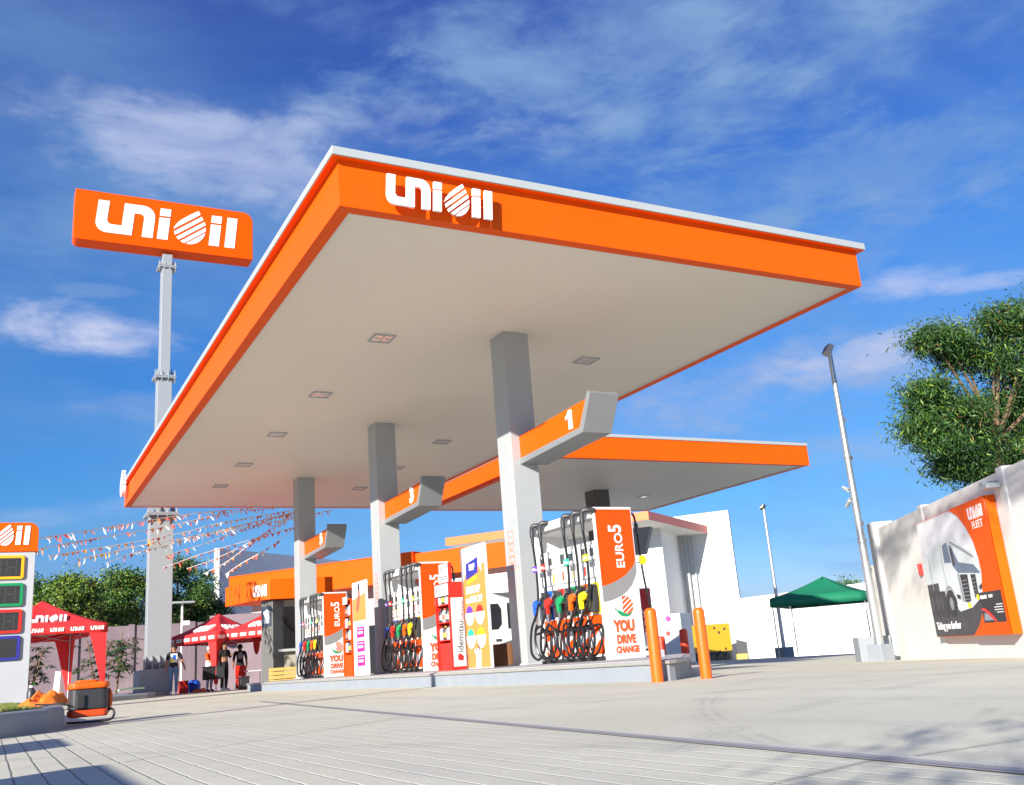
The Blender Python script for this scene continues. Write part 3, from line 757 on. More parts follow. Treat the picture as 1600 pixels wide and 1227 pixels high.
mb = MB(); mb.prism([(.09, 1.45), (.12, 1.53), (.10, 1.54), (.14, 1.56), (.14, 1.48)], pf, .007, .011); mb.prism([(.12, .18), (.22, .16), (.24, .24), (.16, .30), (.12, .26)], pl, .005, .009); mb.build('mark', red, root)
mb = MB(); text_mb(mb, 'idemitsu', Plane(pl.p(.2, .60, 0), pl.u), .17, .004, .008, rot=86, sx=1.); mb.build('lettering', mat('charcoal print', (.05, .05, .05), .5), root)
mb = MB(); text_mb(mb, 'Lubricants', Plane(pl.p(.26, 1.08, 0), pl.u), .085, .004, .008, rot=86); mb.build('small_lettering', red, root)
bottles(sh, 16.98, 17.59, 4, [(whitl, 'white'), (goldl, 'gold'), (silver, 'silver'), (redl, 'coral')], 'red rack', 'oil bottles on the red rack')
t = thing('counter_card', (7.7, 17.2, 1.86), 'small white card sign with dark text lines on top of the red rack', 'card sign')
pc = PX((7.62, 17.40, 1.862)); MB().pbox(pc, 0, .42, 0, .36, -.05, 0).build('card', white_gloss, t)
MB().pbox(pc, .42, .46, 0, .36, -.06, .0).build('edge', red, t)
mb = MB(); mb.pbox(pc, .05, .36, .10, .12, .001, .004); mb.pbox(pc, .05, .36, .06, .08, .001, .004); mb.prism([(.06, .24), (.10, .23), (.11, .29), (.07, .31)], pc, .001, .004); mb.build('print', grey_dk, t)
root, sh, pl, pf, w = bottle_rack(22.75, 23.40, 2.05, orange_dk, orange_dk, 'orange rack of oil bottles beside the farthest pump', 4, '', 3, '', 7.98)
mb = MB(); mb.pbox(pf, .06, .4, 1.80-.1, 1.98-.1, .001, .006); mb.build('header', white_gloss, root)
mb = MB(); logo_mb(mb, pl, .24, .35, .14, .005, .009, width=.8, rot=90); mb.build('lettering', letter, root)
bottles(sh, 22.78, 23.37, 3, [(silver, 'silver'), (goldl, 'gold'), (redl, 'coral'), (whitl, 'white')], 'orange rack', 'oil bottles on the orange rack')

# ---------------------------------------------------------------- bollards
def bollard(x, y, h_, r, m_, label, group):
    z = gz(x)
    mb = MB(); mb.lathe((x, y, z), [(r, 0), (r, h_-.06), (r*.97, h_-.035), (r*.8, h_-.012), (r*.45, h_), (.001, h_+.003)], 20)
    o = mb.build('bollard', m_, None, smooth=True); 
    return tag(o, label, 'bollard', group)
bollard(6.52, 9.05, .80, .067, orange_paint, 'orange steel bollard directly in front of the island tip', 'orange bollards at the island tip')
bollard(6.92, 8.70, .76, .063, orange_paint, 'orange steel bollard standing alone right of the island tip', 'orange bollards at the island tip')
for px_, yb, rg, hh, lab in ((1074, 1043, 21.5, .85, 'dark red bollard just right of the island tip, in the distance'), (1037, 1036, 22.5, .75, 'dark red bollard seen between the front pump and the orange bollards')):
    p = at(px_, yb, rg); bollard(p.x, p.y, hh, .09, red_bol, lab, 'dark red bollards of the rear island')

# ---------------------------------------------------------------- store and walls behind
def azdir(az): return V((math.sin(R(az)), math.cos(R(az)), 0))
def apl(P, az, z=0):     # Plane whose u runs along azimuth az (to the viewer's right)
    return Plane((P.x, P.y, z), azdir(az))
FZ = -.97
# front store: orange fascia band over shaded walls
C0 = at(645, 863, 50); ST = thing('store_building', (C0.x, C0.y, FZ), 'low store with a long orange fascia and shaded walls behind the pumps', 'store')
pf = apl(C0, 145.5, 0)                    # u to the right, origin at the right-hand front corner
wl = (onpl(358, 904, C0, -34.5)-C0).length
FB = C0.z-1.38
MB().pbox(pf, -wl, 0, FB, C0.z, -3.4, 0).build('fascia', orange, ST)
MB().pbox(pf, -wl-.03, .03, C0.z+.002, C0.z+.04, -3.43, .03).build('coping', orange, ST)
mb = MB(); mb.pbox(pf, -wl+.2, -.25, FZ-.2, FB-.001, -6.5, -1.6); mb.build('wall', mauve, ST)
mb = MB(); mb.pbox(pf, -3.2, -.9, FZ+.2, 2.6, -1.6, -1.55); mb.pbox(pf, -6.2, -3.6, FZ+.2, 2.6, -1.6, -1.55); mb.build('shopfront', glassdk, ST)
mb = MB(); mb.pbox(pf, 0.0, 6.2, FB+.1, C0.z-.06, -3.3, -.2); mb.build('side_fascia', orange, ST)
# tall gable wall behind its left end, blue-grey shade put into its colour
G0 = at(343, 857, 64); gp = apl(G0, 52)
g = tag(MB().pbox(gp, 0, 14.0, FZ, G0.z, -.3, 0).build('gable_wall', mat('gable wall shade tint', (.52, .55, .60), .9, var=.04)), 'tall pale grey wall behind the orange store fascia, its near edge bright white', 'wall')
g1_ = at(335, 857, 64)
tag(MB().pbox(apl(G0, 112), -(g1_-G0).length*1.05, -.02, FZ, G0.z+.02, -.5, 0).build('wall_pier', white_wall), 'narrow bright white pier at the near edge of the tall grey wall', 'pier')
q = at(405, 880, 46)
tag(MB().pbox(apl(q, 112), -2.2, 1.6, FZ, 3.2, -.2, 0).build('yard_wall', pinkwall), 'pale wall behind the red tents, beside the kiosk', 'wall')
# kiosk: granite pillar, orange box sign, dark window, wooden bench
K0 = at(426, 938, 33); K = thing('kiosk', (K0.x, K0.y, .0), 'small kiosk with speckled granite pillar, dark window and orange box sign', 'kiosk')
kp = apl(K0, 97); kl = apl(K0, 150)
L1 = (at(403, 938, 33)-K0).length*1.12
MB().pbox(kl, -L1*1.02, 0, .0, 2.78, -.5, 0).build('granite_pillar', granite, K, bevel=.01)
MB().pbox(kl, -L1*.95, -.06, 1.95, 2.6, .004, .012).build('poster', mat('dark poster', (.03, .045, .07), .4), K)
MB().prism([(-L1*.7, 2.05), (-L1*.3, 2.05), (-L1*.25, 2.3), (-L1*.1, 2.42), (-L1*.5, 2.5), (-L1*.85, 2.4), (-L1*.7, 2.28)], kl, .013, .017).build('poster_print', clothgry, K)
MB().pbox(kp, .02, 1.9, 0.0, 2.78, -2.4, -.3).build('wall', mat('olive grey wall', (.34, .32, .26), .8, var=.08), K)
MB().pbox(kp, .25, 1.8, 1.22, 2.55, -.295, -.26).build('window', glassdk, K)
MB().pbox(kp, .2, 1.8, 1.12, 1.2, -.295, -.10).build('counter', lightgrey, K)
kt = Plane((K0.x, K0.y, 2.80), kp.u, -kp.n)
MB().prism([(-.10, -.16), (1.95, -.16), (1.95, 2.4), (-1.3, 2.4), (-.66, .30)], kt, 0, .64).build('box_sign', orange, K)
A_, B_ = kt.p(-.66, .30), kt.p(-.10, -.16)
sp = Plane((A_.x, A_.y, 2.80), B_-A_)
logo_mb(MB(), sp, .10, .12, .36, .004, .03, width=.52).build('lettering', letter, K)
b0 = at(423, 1062, 32.3); bp_ = apl(b0, 97); bn = thing('wooden_crate_bench', (b0.x, b0.y, .0), 'straw coloured slatted wooden box under the kiosk window', 'crate')
for k in range(4): MB().pbox(bp_, 0, 1.5, .16+k*.12, .26+k*.12, -.5, 0).build('slat', wood, bn, bevel=.008)
mb = MB(); mb.pbox(bp_, .02, .1, .12, .62, -.48, -.02); mb.pbox(bp_, 1.4, 1.48, .12, .62, -.48, -.02); mb.build('frame', wood, bn)
kb = at(392, 1076, 31.0); tag(MB().pbox(apl(kb, 115), 0, 4, -.05, .16, -4, 0).build('kiosk_plinth', kerbpaint, bevel=.02), 'low grey kerbed plinth under the kiosk', 'plinth')

# large building on the right of the pumps, with a projecting slab roof
P1 = at(1137, 797, 72); BL = thing('white_building', (P1.x, P1.y, FZ), 'tall blank white building with a projecting orange edged slab roof', 'building')
bpn = apl(P1, 142, 0)
zt = P1.z
dep = 9.0; S1 = onpl(1104, 822, P1, -38); S2 = onpl(1012, 799, P1+bpn.n*dep, -38); S3 = onpl(697, 848, S2, -38)
u1 = -(S1-P1).dot(bpn.u); len_ = (S3-S2).length; u2 = -(S2-P1).dot(bpn.u)
def slab_mesh(mb, a0, a1, t0, t1, d0, d1):
    """slab whose top rises from the facade (S1.z) to its outer edge (S2.z)"""
    vs = []
    for a in (a0, a1):
        for d in (d0, d1):
            zt_ = S1.z+(S2.z-S1.z)*d/dep; ua_ = a-(u2-u1)*d/dep
            vs += [bpn.p(ua_, zt_+t0, d), bpn.p(ua_, zt_+t1, d)]
    return mb.add(vs, [(0, 1, 3, 2), (4, 6, 7, 5), (0, 4, 5, 1), (2, 3, 7, 6), (0, 2, 6, 4), (1, 5, 7, 3)])
MB().pbox(bpn, -len_-6, 0, FZ-.4, zt, -.35, 0).build('wall', white_wall, BL)
slab_mesh(MB(), -u1-len_, -u1, -.56, 0, .003, dep).build('slab_roof', white_wall, BL)
slab_mesh(MB(), -u1-len_-.02, -u1+.03, -.55, .01, dep+.001, dep+.03).build('front_edge', apricot, BL)
slab_mesh(MB(), -u1+.001, -u1+.03, -.55, .01, .003, dep).build('side_edge', mat('slab edge shade tint', (.50, .16, .14), .6), BL)  # unlit side of the orange edge, its shade put into the colour
# projecting store block under the slab
W0 = onpl(1040, 900, bpn.p(0, 0, 0)+bpn.n*(dep*.55), -38)
ua = (W0-bpn.o).dot(bpn.u)
mb = MB(); mb.pbox(bpn, ua-20, ua, FZ, S1.z-.3, .003, dep*.55); mb.build('store_block', mat('pale store paint', (.66, .67, .67), .8, var=.03), BL)  # one even pale base colour on the block
mb = MB(); mb.tube([bpn.p(ua+.5, FZ, .3), bpn.p(ua+.5, S1.z-.6, .3)], .12, 10); mb.tube([bpn.p(ua+1.0, FZ, .25), bpn.p(ua+1.0, S1.z-.6, .25)], .07, 10); mb.build('downpipe', lightgrey, BL, smooth=True)
mb = MB(); mb.tube([bpn.p(ua-2.6, S1.z-2.2, dep*.55+.1), bpn.p(ua-1.6, S1.z-2.3, dep*.55+.9)], .05, 8); mb.build('wall_bracket', white, BL)
lb = at(1062, 958, 58); lp = apl(lb, 142)
tag(MB().pbox(lp, -6, 0, FZ, lb.z, -2.5, 0).build('low_block', white_wall, bevel=.02), 'low pale block with two small round pink signs below the slab roof', 'utility block')
for (px_, py_, rr, rg) in ((1044, 967, .16, 0), (1044, 990, .13, 0)):
    p = onpl(px_, py_, lb+lp.n*.03, -38)
    t = tag(MB().lathe(p, [(.001, 0), (rr, 0), (rr, .012), (.001, .012)], 16, lp.n).build('round_sign', magenta if rr == .16 else red), 'small round pink sign on the pale block, %s one' % ('upper' if rr == .16 else 'lower'), 'sign')
# vertical sign edge: dark grey flag sign beside pump and red pump of the rear island
p = at(1016, 832, 30)
tag(MB().prism([(-1.35, -.62), (-.25, -.62), (.02, .18), (-1.35, .2)], Plane(p, azdir(142)), -.3, 0).build('rear_number_sign', grey_dk), 'dark grey bent sign on the rear island behind the front pump', 'number sign')
rp = at(1013, 1036, 31); RPump = thing('rear_fuel_pump', (rp.x, rp.y, -.1), 'dark red end of a fuel pump on the rear island, right of the front pump', 'fuel pump')
rq = PY((rp.x, rp.y, -.1))
rt = (at(1013, 918, 31).z+.1)
MB().pbox(rq, -1.1, .38, -.2, rt, -1.7, 0).build('cabinet', white, RPump, bevel=.02)
MB().pbox(rq, -1.08, .36, .9, rt-.03, .001, .006).build('graphic', mat('deep red vinyl', (.45, .012, .012), .4), RPump)
mb = MB(); text_mb(mb, 'EURO', Plane(rq.p(.1, 1.2, 0), rq.u), .24, .006, .01, rot=90); text_mb(mb, '5', Plane(rq.p(.1, 1.55, 0), rq.u), .34, .006, .01, rot=90); mb.build('lettering', letter, RPump)
# yard back wall (right), its service boxes
Bk0 = at(1146, 935, 71); Bk1 = at(1400, 905, 62)
bw = Bk1-Bk0; bw.z = 0
bk = Plane((Bk0.x, Bk0.y, 0), bw)
hb = at(1200, 930, 69).z
tag(MB().pbox(bk, -.3, bw.length+8, FZ-.5, hb, -.25, 0).build('yard_wall', white_wall), 'long white boundary wall behind the yellow generator and green tent', 'wall')
# generator
gpos = at(1081, 1034, 66); gq = apl(gpos, 108, 0); GN = thing('generator', (gpos.x, gpos.y, FZ), 'yellow box generator on a black base against the white wall', 'generator')
gw = (at(1152, 1031, 66)-gpos).length; gh = at(1079, 978, 66).z
MB().pbox(gq, 0, gw, FZ+.7, gh, -1.8, 0).build('housing', genyel, GN, bevel=.03)
MB().pbox(gq, .1, gw-.03, FZ, FZ+.699, -1.7, -.05).build('base_frame', black, GN)
mb = MB()
for k in range(5): mb.lathe(gq.p(.35+k*gw/5.2, FZ+.3, -.05), [(.001, 0), (.27, 0), (.27, .12), (.001, .12)], 14, gq.n)
mb.build('skid_roller', darkplastic, GN)
for a, b in ((.62*gw, gh-.25), (.72*gw, gh-.55), (.86*gw, gh-.35), (.84*gw, FZ+.85), (.70*gw, FZ+.7)):
    MB().pbox(gq, a-.05, a+.07, b-.08, b+.07, .001, .02).build('hatch', black, GN)
mb = MB()
for k in (0.02, .35, .62): mb.tube([gq.p(k*gw, gh, -.1), gq.p(k*gw, gh+.8, -.1)], .018, 6)
mb.tube([gq.p(.02*gw, gh+.8, -.1), gq.p(.62*gw, gh+.77, -.1)], .018, 6); mb.build('rail', steel, GN)
cb = gq.p(gw+.5, FZ, .3); tag(MB().pbox(apl(cb, 120), -.35, .35, FZ, FZ+.45, -.4, 0).build('tool_box', wood, bevel=.02), 'small dull yellow box on the ground right of the generator', 'box')
# cables hanging on the back wall
mb = MB(); mb.tube(bez([bk.p(5, hb-1.2, .05), bk.p(4.9, 1.6, .06), bk.p(4.5, .6, .05), bk.p(4.7, FZ, .08)], 8), .018, 6)
tag(mb.build('wall_cable', lightgrey), 'thin cable hanging down the white wall right of the generator, left strand', 'cable')
mb = MB(); mb.tube(bez([bk.p(5.2, 2.2, .05), bk.p(6.0, 1.4, .06), bk.p(7.6, .2, .05), bk.p(7.2, FZ, .08)], 8), .018, 6)
tag(mb.build('wall_cable', lightgrey), 'thin cable curving down the white wall, right strand', 'cable')

# green tent
def tent(loc_px, rng, peak, corners, zfoot, cloth, label, cat='tent', group=None, valance=.28, leg_m=None, inner=None, logo=None, val_logo=False, legcloth=()):
    """corners: four (px,py) of the eaves in order, at ranges; peak (px,py,rng)"""
    pk = at(*peak); cs = [at(*c) for c in corners]
    c0 = sum(cs, V((0, 0, 0)))/4
    ze = sum(c.z for c in cs)/4; cs = [V((c.x, c.y, ze)) for c in cs]; pk = V((c0.x, c0.y, pk.z))
    root = thing('canopy_tent', (c0.x, c0.y, zfoot), label, 'tent', group)
    mb = MB(); n = 10; 
    for i in range(4):
        a, b = cs[i], cs[(i+1) % 4]
        rows = 6; vs = []
        for r_ in range(rows+1):
            t = r_/rows; l, r2 = pk.lerp(a, t), pk.lerp(b, t)
            for k in range(n+1):
                q = l.lerp(r2, k/n); q = V(q); q.z -= .10*math.sin(math.pi*t)*(1-.3*math.cos(2*math.pi*k/n)); vs.append(q)
        mb.add(vs, [(r_*(n+1)+k, (r_+1)*(n+1)+k, (r_+1)*(n+1)+k+1, r_*(n+1)+k+1) for r_ in range(rows) for k in range(n)])
    rf = mb.build('roof', cloth, root, smooth=True); so = rf.modifiers.new('thick', 'SOLIDIFY'); so.thickness = .012
    mb = MB()
    for i in range(4):
        a, b = cs[i], cs[(i+1) % 4]; vs = []; out = ((a+b)/2-c0); out.z = 0; out.normalize()
        k_ = 14
        for k in range(k_+1):
            q = a.lerp(b, k/k_); w = .012*math.sin(k*1.9)
            vs += [q+out*.004, q+out*(.02+w)-V((0, 0, valance))]
        mb.add(vs, [(2*k, 2*k+1, 2*k+3, 2*k+2) for k in range(k_)])
    vl = mb.build('valance', cloth, root, smooth=True); so = vl.modifiers.new('thick', 'SOLIDIFY'); so.thickness = .01
    for i, c in enumerate(cs):
        q = c+(c0-c)*.03; q.z = 0
        zf = gz(q.x) if zfoot is None else zfoot
        MB().tube([(q.x, q.y, zf), (q.x, q.y, ze-.01)], .022, 8).build('leg', leg_m or steel, root)
    mb = MB()
    for i in range(4):
        a, b = cs[i]+(c0-cs[i])*.03, cs[(i+1) % 4]+(c0-cs[(i+1) % 4])*.03
        a = V((a.x, a.y, ze-.05)); b = V((b.x, b.y, ze-.05)); m1 = (a+b)/2
        mb.tube([a, m1-V((0, 0, .25)), b], .012, 6); mb.tube([a-V((0, 0, .25)), m1, b-V((0, 0, .25))], .012, 6)
    mb.build('frame', steel, root)
    # writing
    if logo is not None:
        for i in logo:
            a, b = cs[i], cs[(i+1) % 4]
            up = (pk-(a+b)/2).normalized(); pl = Plane((a+b)/2, (b-a), up)
            pl.v = pl.v-pl.u*pl.v.dot(pl.u); pl.v.normalize(); pl.n = pl.u.cross(pl.v); w = (b-a).length; hh = (pk-(a+b)/2).length
            mb = MB(); logo_mb(mb, pl, -w*.16, hh*.20, hh*.20, -.06, .0, width=w*.32); mb.build('lettering', letter, rf)
    if val_logo:
        for i in (val_logo if isinstance(val_logo, tuple) else range(4)):
            a, b = cs[i], cs[(i+1) % 4]; pl = Plane(a, (b-a)); w = (b-a).length; n_ = 6
            mb = MB()
            for k in range(n_): logo_mb(mb, pl, w*(k+.14)/n_, -valance*.72, valance*.42, .005, .036, width=w/n_*.68)
            mb.build('lettering', letter, vl)
    for i in legcloth:
        c = cs[i]; mb = MB(); c2 = cs[(i+1) % 4]; c3 = cs[i-1]
        d1 = (c2-c).normalized(); d2 = (c3-c).normalized()
        zs = [ze-.1, ze-.6, ze-1.2, .35 if zfoot is None else zfoot+.25]
        ws = [.55, .40, .26, .10]; vs = []
        for z, w in zip(zs, ws):
            for q in (c+d1*w, c+(d1+d2)*.02, c+d2*w): vs.append((q.x, q.y, z))
        mb.add(vs, [(r_*3+k, (r_+1)*3+k, (r_+1)*3+k+1, r_*3+k+1) for r_ in range(3) for k in range(2)])
        o = mb.build('leg_cloth', cloth, root); so = o.modifiers.new('thick', 'SOLIDIFY'); so.thickness = .01
    return root
tent(None, 0, (1262, 903, 40), [(1203, 939, 37.5), (1352, 932, 38.5), (1372, 925, 42), (1232, 932, 42)], -.40, green_cloth, 'green peaked canopy tent standing before the white boundary wall', valance=.32)

# right boundary wall with pilasters and the poster board
WP = at(1400, 1032, 21.0); WU = azdir(214)       # runs towards the right / the viewer
wpl = Plane((WP.x, WP.y, 0), WU)
ztop = 2.32
RW = thing('boundary_wall', (WP.x, WP.y, -.2), 'white rendered boundary wall with pilasters carrying the lorry poster', 'wall')
MB().pbox(wpl, .30, 14, -.4, ztop, -.2, 0).build('panel', white_wall, RW)
for u in (3.2, 6.85, 10.4):
    MB().pbox(wpl, u-.11, u+.11, -.4, ztop+.05, -.22, .022).build('pilaster', white_wall, RW, bevel=.008)
MB().pbox(wpl, -.14, .29, -.4, ztop+.14, -.32, .08).build('end_pier', mat('grey wall pier paint', (.52, .53, .54), .8), RW, bevel=.01)
gw0 = wpl.p(-.14, 0, -.35)
tag(MB().pbox(apl(gw0, 145+70), -2.6, -.03, -.5, 1.75, -.15, 0).build('side_wall', white_wall), 'white wall return with an orange stripe behind the corner pier', 'wall')
tag(MB().pbox(wpl, 2.62, 2.74, 1.22, 1.42, .003, .05).build('alarm_box', red, bevel=.008), 'small red and white alarm box fixed on the white wall, left of the poster', 'alarm box')
# poster board
PO = wpl.p(3.3, .18, .14); pp = Plane(PO, WU); PB_ = thing('poster_board', tuple(PO), 'large orange edged advertising board of white lorries on the boundary wall', 'poster')
MB().prism([(0, 0), (3.2, 0), (3.2, 1.87), (0, 1.87)], pp, -.13, 0).build('board', orange, PB_, bevel=.004)
photo_bg = mat('pale printed sky', (.70, .72, .76), .45, var=.12, vscale=1.3)
MB().prism([(0.01, .02), (3.1, .02), (3.17, 1.86), (0.01, 1.86)], pp, .0015, .003).build('printed_sky', photo_bg, PB_)
MB().prism([(.01, .01), (1.9, .01), (2.12, .15), (2.40, .40), (2.45, .6), (.6, .74), (.6, .84), (.01, .84)], pp, .004, .006).build('printed_ground', mat('printed asphalt', (.055, .058, .065), .5, var=.6, vscale=9), PB_)
truckm = mat('printed lorry white', (.60, .66, .68), .45, var=.05)
dkp = mat('printed dark', (.02, .022, .028), .4); blp = mat('printed window', (.10, .16, .24), .35, var=.4)
MB().prism([(.02, 1.22), (.40, 1.36), (.95, 1.46), (1.43, 1.45), (1.55, 1.50), (1.96, 1.33), (2.38, 1.14), (2.58, 1.0), (2.6, .83), (2.46, .54), (1.96, .45), (1.31, .38), (1.32, .54), (1.22, .68), (1.06, .71), (.88, .64), (.60, .67), (.60, .84), (.02, .84)], pp, .007, .009).build('printed_cab', truckm, PB_)
MB().prism([(1.10, 1.39), (1.34, 1.42), (1.40, 1.10), (1.08, 1.12)], pp, .010, .012).build('printed_side_window', blp, PB_)
MB().prism([(1.40, 1.36), (1.50, 1.36), (1.70, 1.08), (2.30, 1.0), (2.52, .86), (1.60, .93), (1.42, 1.05)], pp, .010, .012).build('printed_windscreen', blp, PB_)
mb = MB(); mb.prism([(1.44, 1.40), (1.50, 1.42), (1.95, 1.28), (2.35, 1.12), (2.34, 1.09), (1.93, 1.23)], pp, .010, .012); mb.build('printed_visor', mat('printed grey', (.25, .28, .32), .4), PB_)
for poly in ([(1.66, .90), (1.98, .88), (1.93, .50), (1.68, .46)], [(2.10, .87), (2.30, .86), (2.28, .57), (2.12, .53)]):
    g_ = MB().prism(poly, pp, .010, .012).build('printed_grille', dkp, PB_)
    x0, x1 = min(p[0] for p in poly), max(p[0] for p in poly)
    mb = MB()
    for k in range(6): mb.pbox(pp, x0+.03, x1-.06, .52+k*.055, .53+k*.055, .0125, .014)
    mb.build('printed_bars', mat('printed grey', (.25, .28, .32), .4), g_)
MB().prism(arc(1.05, .50, .19, .21, 0, 340, 16), pp, .010, .012).build('printed_wheel', dkp, PB_)
MB().prism(arc(1.07, .49, .08, .10, 0, 340, 12), pp, .0125, .014).build('printed_hub', mat('printed grey', (.25, .28, .32), .4), PB_)
MB().prism([(.02, .72), (.84, .70), (.84, .30), (.02, .34)], pp, .010, .012).build('printed_chassis', dkp, PB_)
for x in (.16, .42, .62): MB().prism(arc(x, .53, .09, .13, 0, 340, 12), pp, .0125, .014).build('printed_wheel', mat('printed dark grey', (.045, .048, .055), .4), PB_)
MB().prism([(.30, .74), (.32, 1.31), (.345, 1.32), (.325, .74)], pp, .010, .012).build('printed_seam', mat('printed grey', (.25, .28, .32), .4), PB_)
MB().prism([(.98, .74), (.96, 1.06), (1.00, 1.42), (1.02, 1.42), (.985, 1.06), (1.0, .74)], pp, .010, .0115).build('printed_seam', mat('printed grey', (.25, .28, .32), .4), PB_)
MB().prism([(1.44, 1.30), (1.52, 1.32), (1.55, 1.06), (1.46, 1.05)], pp, .013, .015).build('printed_mirror', dkp, PB_)
MB().prism([(1.56, .92), (1.64, .92), (1.66, .48), (1.58, .50)], pp, .010, .012).build('printed_trim', mat('printed grey', (.25, .28, .32), .4), PB_)
MB().prism(arc(1.06, .53, .235, .24, 20, 160, 12)+arc(1.06, .53, .20, .20, 160, 20, 12), pp, .0127, .0137).build('printed_arch', mat('printed grey', (.25, .28, .32), .4), PB_)
MB().prism([(1.30, .46), (1.66, .50), (1.92, .46), (2.45, .62), (2.46, .55), (1.95, .40), (1.4, .36)], pp, .013, .015).build('printed_bumper', truckm, PB_)
for a in ((1.78, .40), (2.20, .50)): MB().pbox(pp, a[0], a[0]+.12, a[1], a[1]+.07, .016, .018).build('printed_plate', yellow, PB_)
for q in ([(1.36, .62), (1.52, .60), (1.52, .54), (1.38, .56)], [(2.36, .68), (2.5, .72), (2.5, .66), (2.38, .63)]): MB().prism(q, pp, .013, .015).build('printed_lamp', dkp, PB_)
MB().prism([(1.73, 1.87), (3.2, 1.87), (3.2, .0), (1.80, .0), (2.12, .15), (2.35, .34), (2.47, .59), (2.58, .86), (2.57, 1.07), (2.49, 1.32), (2.31, 1.54), (2.06, 1.74)], pp, .019, .022).build('orange_print', orange, PB_)
MB().prism([(2.32, .59), (3.15, .59), (3.15, .17), (2.32, .17)], pp, .023, .025).build('dark_card', dkp, PB_)
MB().prism([(2.33, .37), (2.45, .375), (2.66, .29), (2.84, .18), (2.76, .18), (2.42, .335), (2.33, .345)], pp, .026, .028).build('card_swoosh', red, PB_)
MB().prism([(2.36, .2), (2.7, .2), (2.52, .3), (2.4, .3)], pp, .026, .028).build('card_print', mat('printed grey', (.25, .28, .32), .4), PB_)
mb = MB(); logo_mb(mb, pp, 2.50, 1.61, .17, .023, .026, width=.58); text_mb(mb, 'FLEET', Plane(pp.p(2.80, 1.52, 0), pp.u), .15, .023, .026, sx=1.1); mb.build('lettering', letter, PB_)
mb = MB(); logo_mb(mb, pp, 2.36, .50, .05, .026, .029, width=.24); text_mb(mb, 'FLEET', Plane(pp.p(2.76, .525, 0), pp.u), .06, .026, .029)
for k, w_ in enumerate((.22, .30, .30, .24)): mb.pbox(pp, 3.12-w_, 3.12, .40-k*.035, .412-k*.035, .026, .028)
mb.build('card_lettering', letter, PB_)
mb = MB(); text_mb(mb, 'Taking you further', Plane(pp.p(.70, .165, 0), pp.u), .16, .007, .010, bold=.004, sx=.95); mb.build('slogan', letter, PB_)
mb = MB(); mb.pbox(wpl, 6.60, 6.72, 2.16, 2.21, 0.0, .22); mb.pbox(wpl, 6.62, 6.9, 2.10, 2.159, .06, .24); br = mb.build('lamp_bracket', lightgrey); tag(br, 'grey lamp bracket on the wall above the poster corner', 'lamp bracket')

# lamp posts on the right
def lamp_post(base, h_, r0, r1, label, armdir, block, cams):
    b = V(base); root = thing('lamp_post', tuple(b), label, 'lamp post', 'floodlight posts')
    MB().box((b.x-block, b.y-block, b.z-.1), (b.x+block, b.y+block, b.z+block*1.45)).build('concrete_base', kerbpaint, root, bevel=.01)
    zb = b.z+block*1.45
    mb = MB(); n = 4; pr = []
    for k in range(n+1):
        t = k/n; pr.append((r0+(r1-r0)*t, zb+(b.z+h_-zb)*t))
    mb.lathe((b.x, b.y, 0), pr, 14); mb.build('pole', steel, root, smooth=True)
    mb = MB()
    for t in (.33, .62):
        z = zb+(b.z+h_-zb)*t; r = r0+(r1-r0)*t; mb.lathe((b.x, b.y, z), [(r, 0), (r*1.25, .01), (r*1.25, .07), (r, .08)], 14)
    mb.build('collar', steel, root, smooth=True)
    d = azdir(armdir); top = V((b.x, b.y, b.z+h_)); w = .12*h_/6
    pl = Plane(top+V((0, 0, w*.6)), d, (V((0, 0, 1))+V((d.y, -d.x, 0))*-.55))
    mb = MB(); mb.tube([top, top+V((0, 0, w*.5))], r1*.8, 8); mb.prism([(-w*1.5, -w*.8), (w*.6, -w*.8), (w*.6, w*.8), (-w*1.5, w*.8)], pl, -w*.5, w*.5); mb.build('floodlight', darkplastic if not cams else lightgrey, root, bevel=.01)
    MB().prism([(-w*1.35, -w*.62), (w*.42, -w*.62), (w*.42, w*.62), (-w*1.35, w*.62)], pl, w*.5, w*.56).build('lamp_glass', grey_dk if cams else lens_m, root)
    if cams:
        for z, s_ in ((3.05, -1), (3.25, 1)):
            q = V((b.x, b.y, b.z+z)); e = q+d*(-.24)+V((0, 0, .02))
            mb = MB(); mb.tube([q, e], .018, 6); mb.tube([e+V((0, 0, -.03)), e+d*(-.20)+V((0, 0, -.12 if s_ < 0 else .06))], .04, 10); mb.build('camera_head', lightgrey, root, smooth=True)
        mb = MB()
        for z in (1.6, 2.5, 3.8, 4.6): mb.box((b.x+.06, b.y-.03, b.z+z), (b.x+.11, b.y+.03, b.z+z+.08))
        mb.build('cable_clip', steel, root)
    return root
PR = at(1378, 1028, 20.0)
lamp_post((PR.x, PR.y, PR.z), at(1285, 553, 20).z-PR.z, .085, .045, 'tall galvanised floodlight post with cameras, in front of the corner pier', 205, .17, True)
q = at(1345, 1024, 20.5); tag(MB().pbox(apl(q, 124), 0, .62, -.3, q.z+.33, -.5, 0).build('concrete_block', kerbpaint, bevel=.015), 'pale concrete block beside the foot of the tall lamp post', 'block')
PS = at(1227, 1027, 38)
lamp_post((PS.x, PS.y, -.36), at(1192, 795, 38).z+.36, .07, .05, 'distant slim white floodlight post left of the green tent', 190, .24, False)

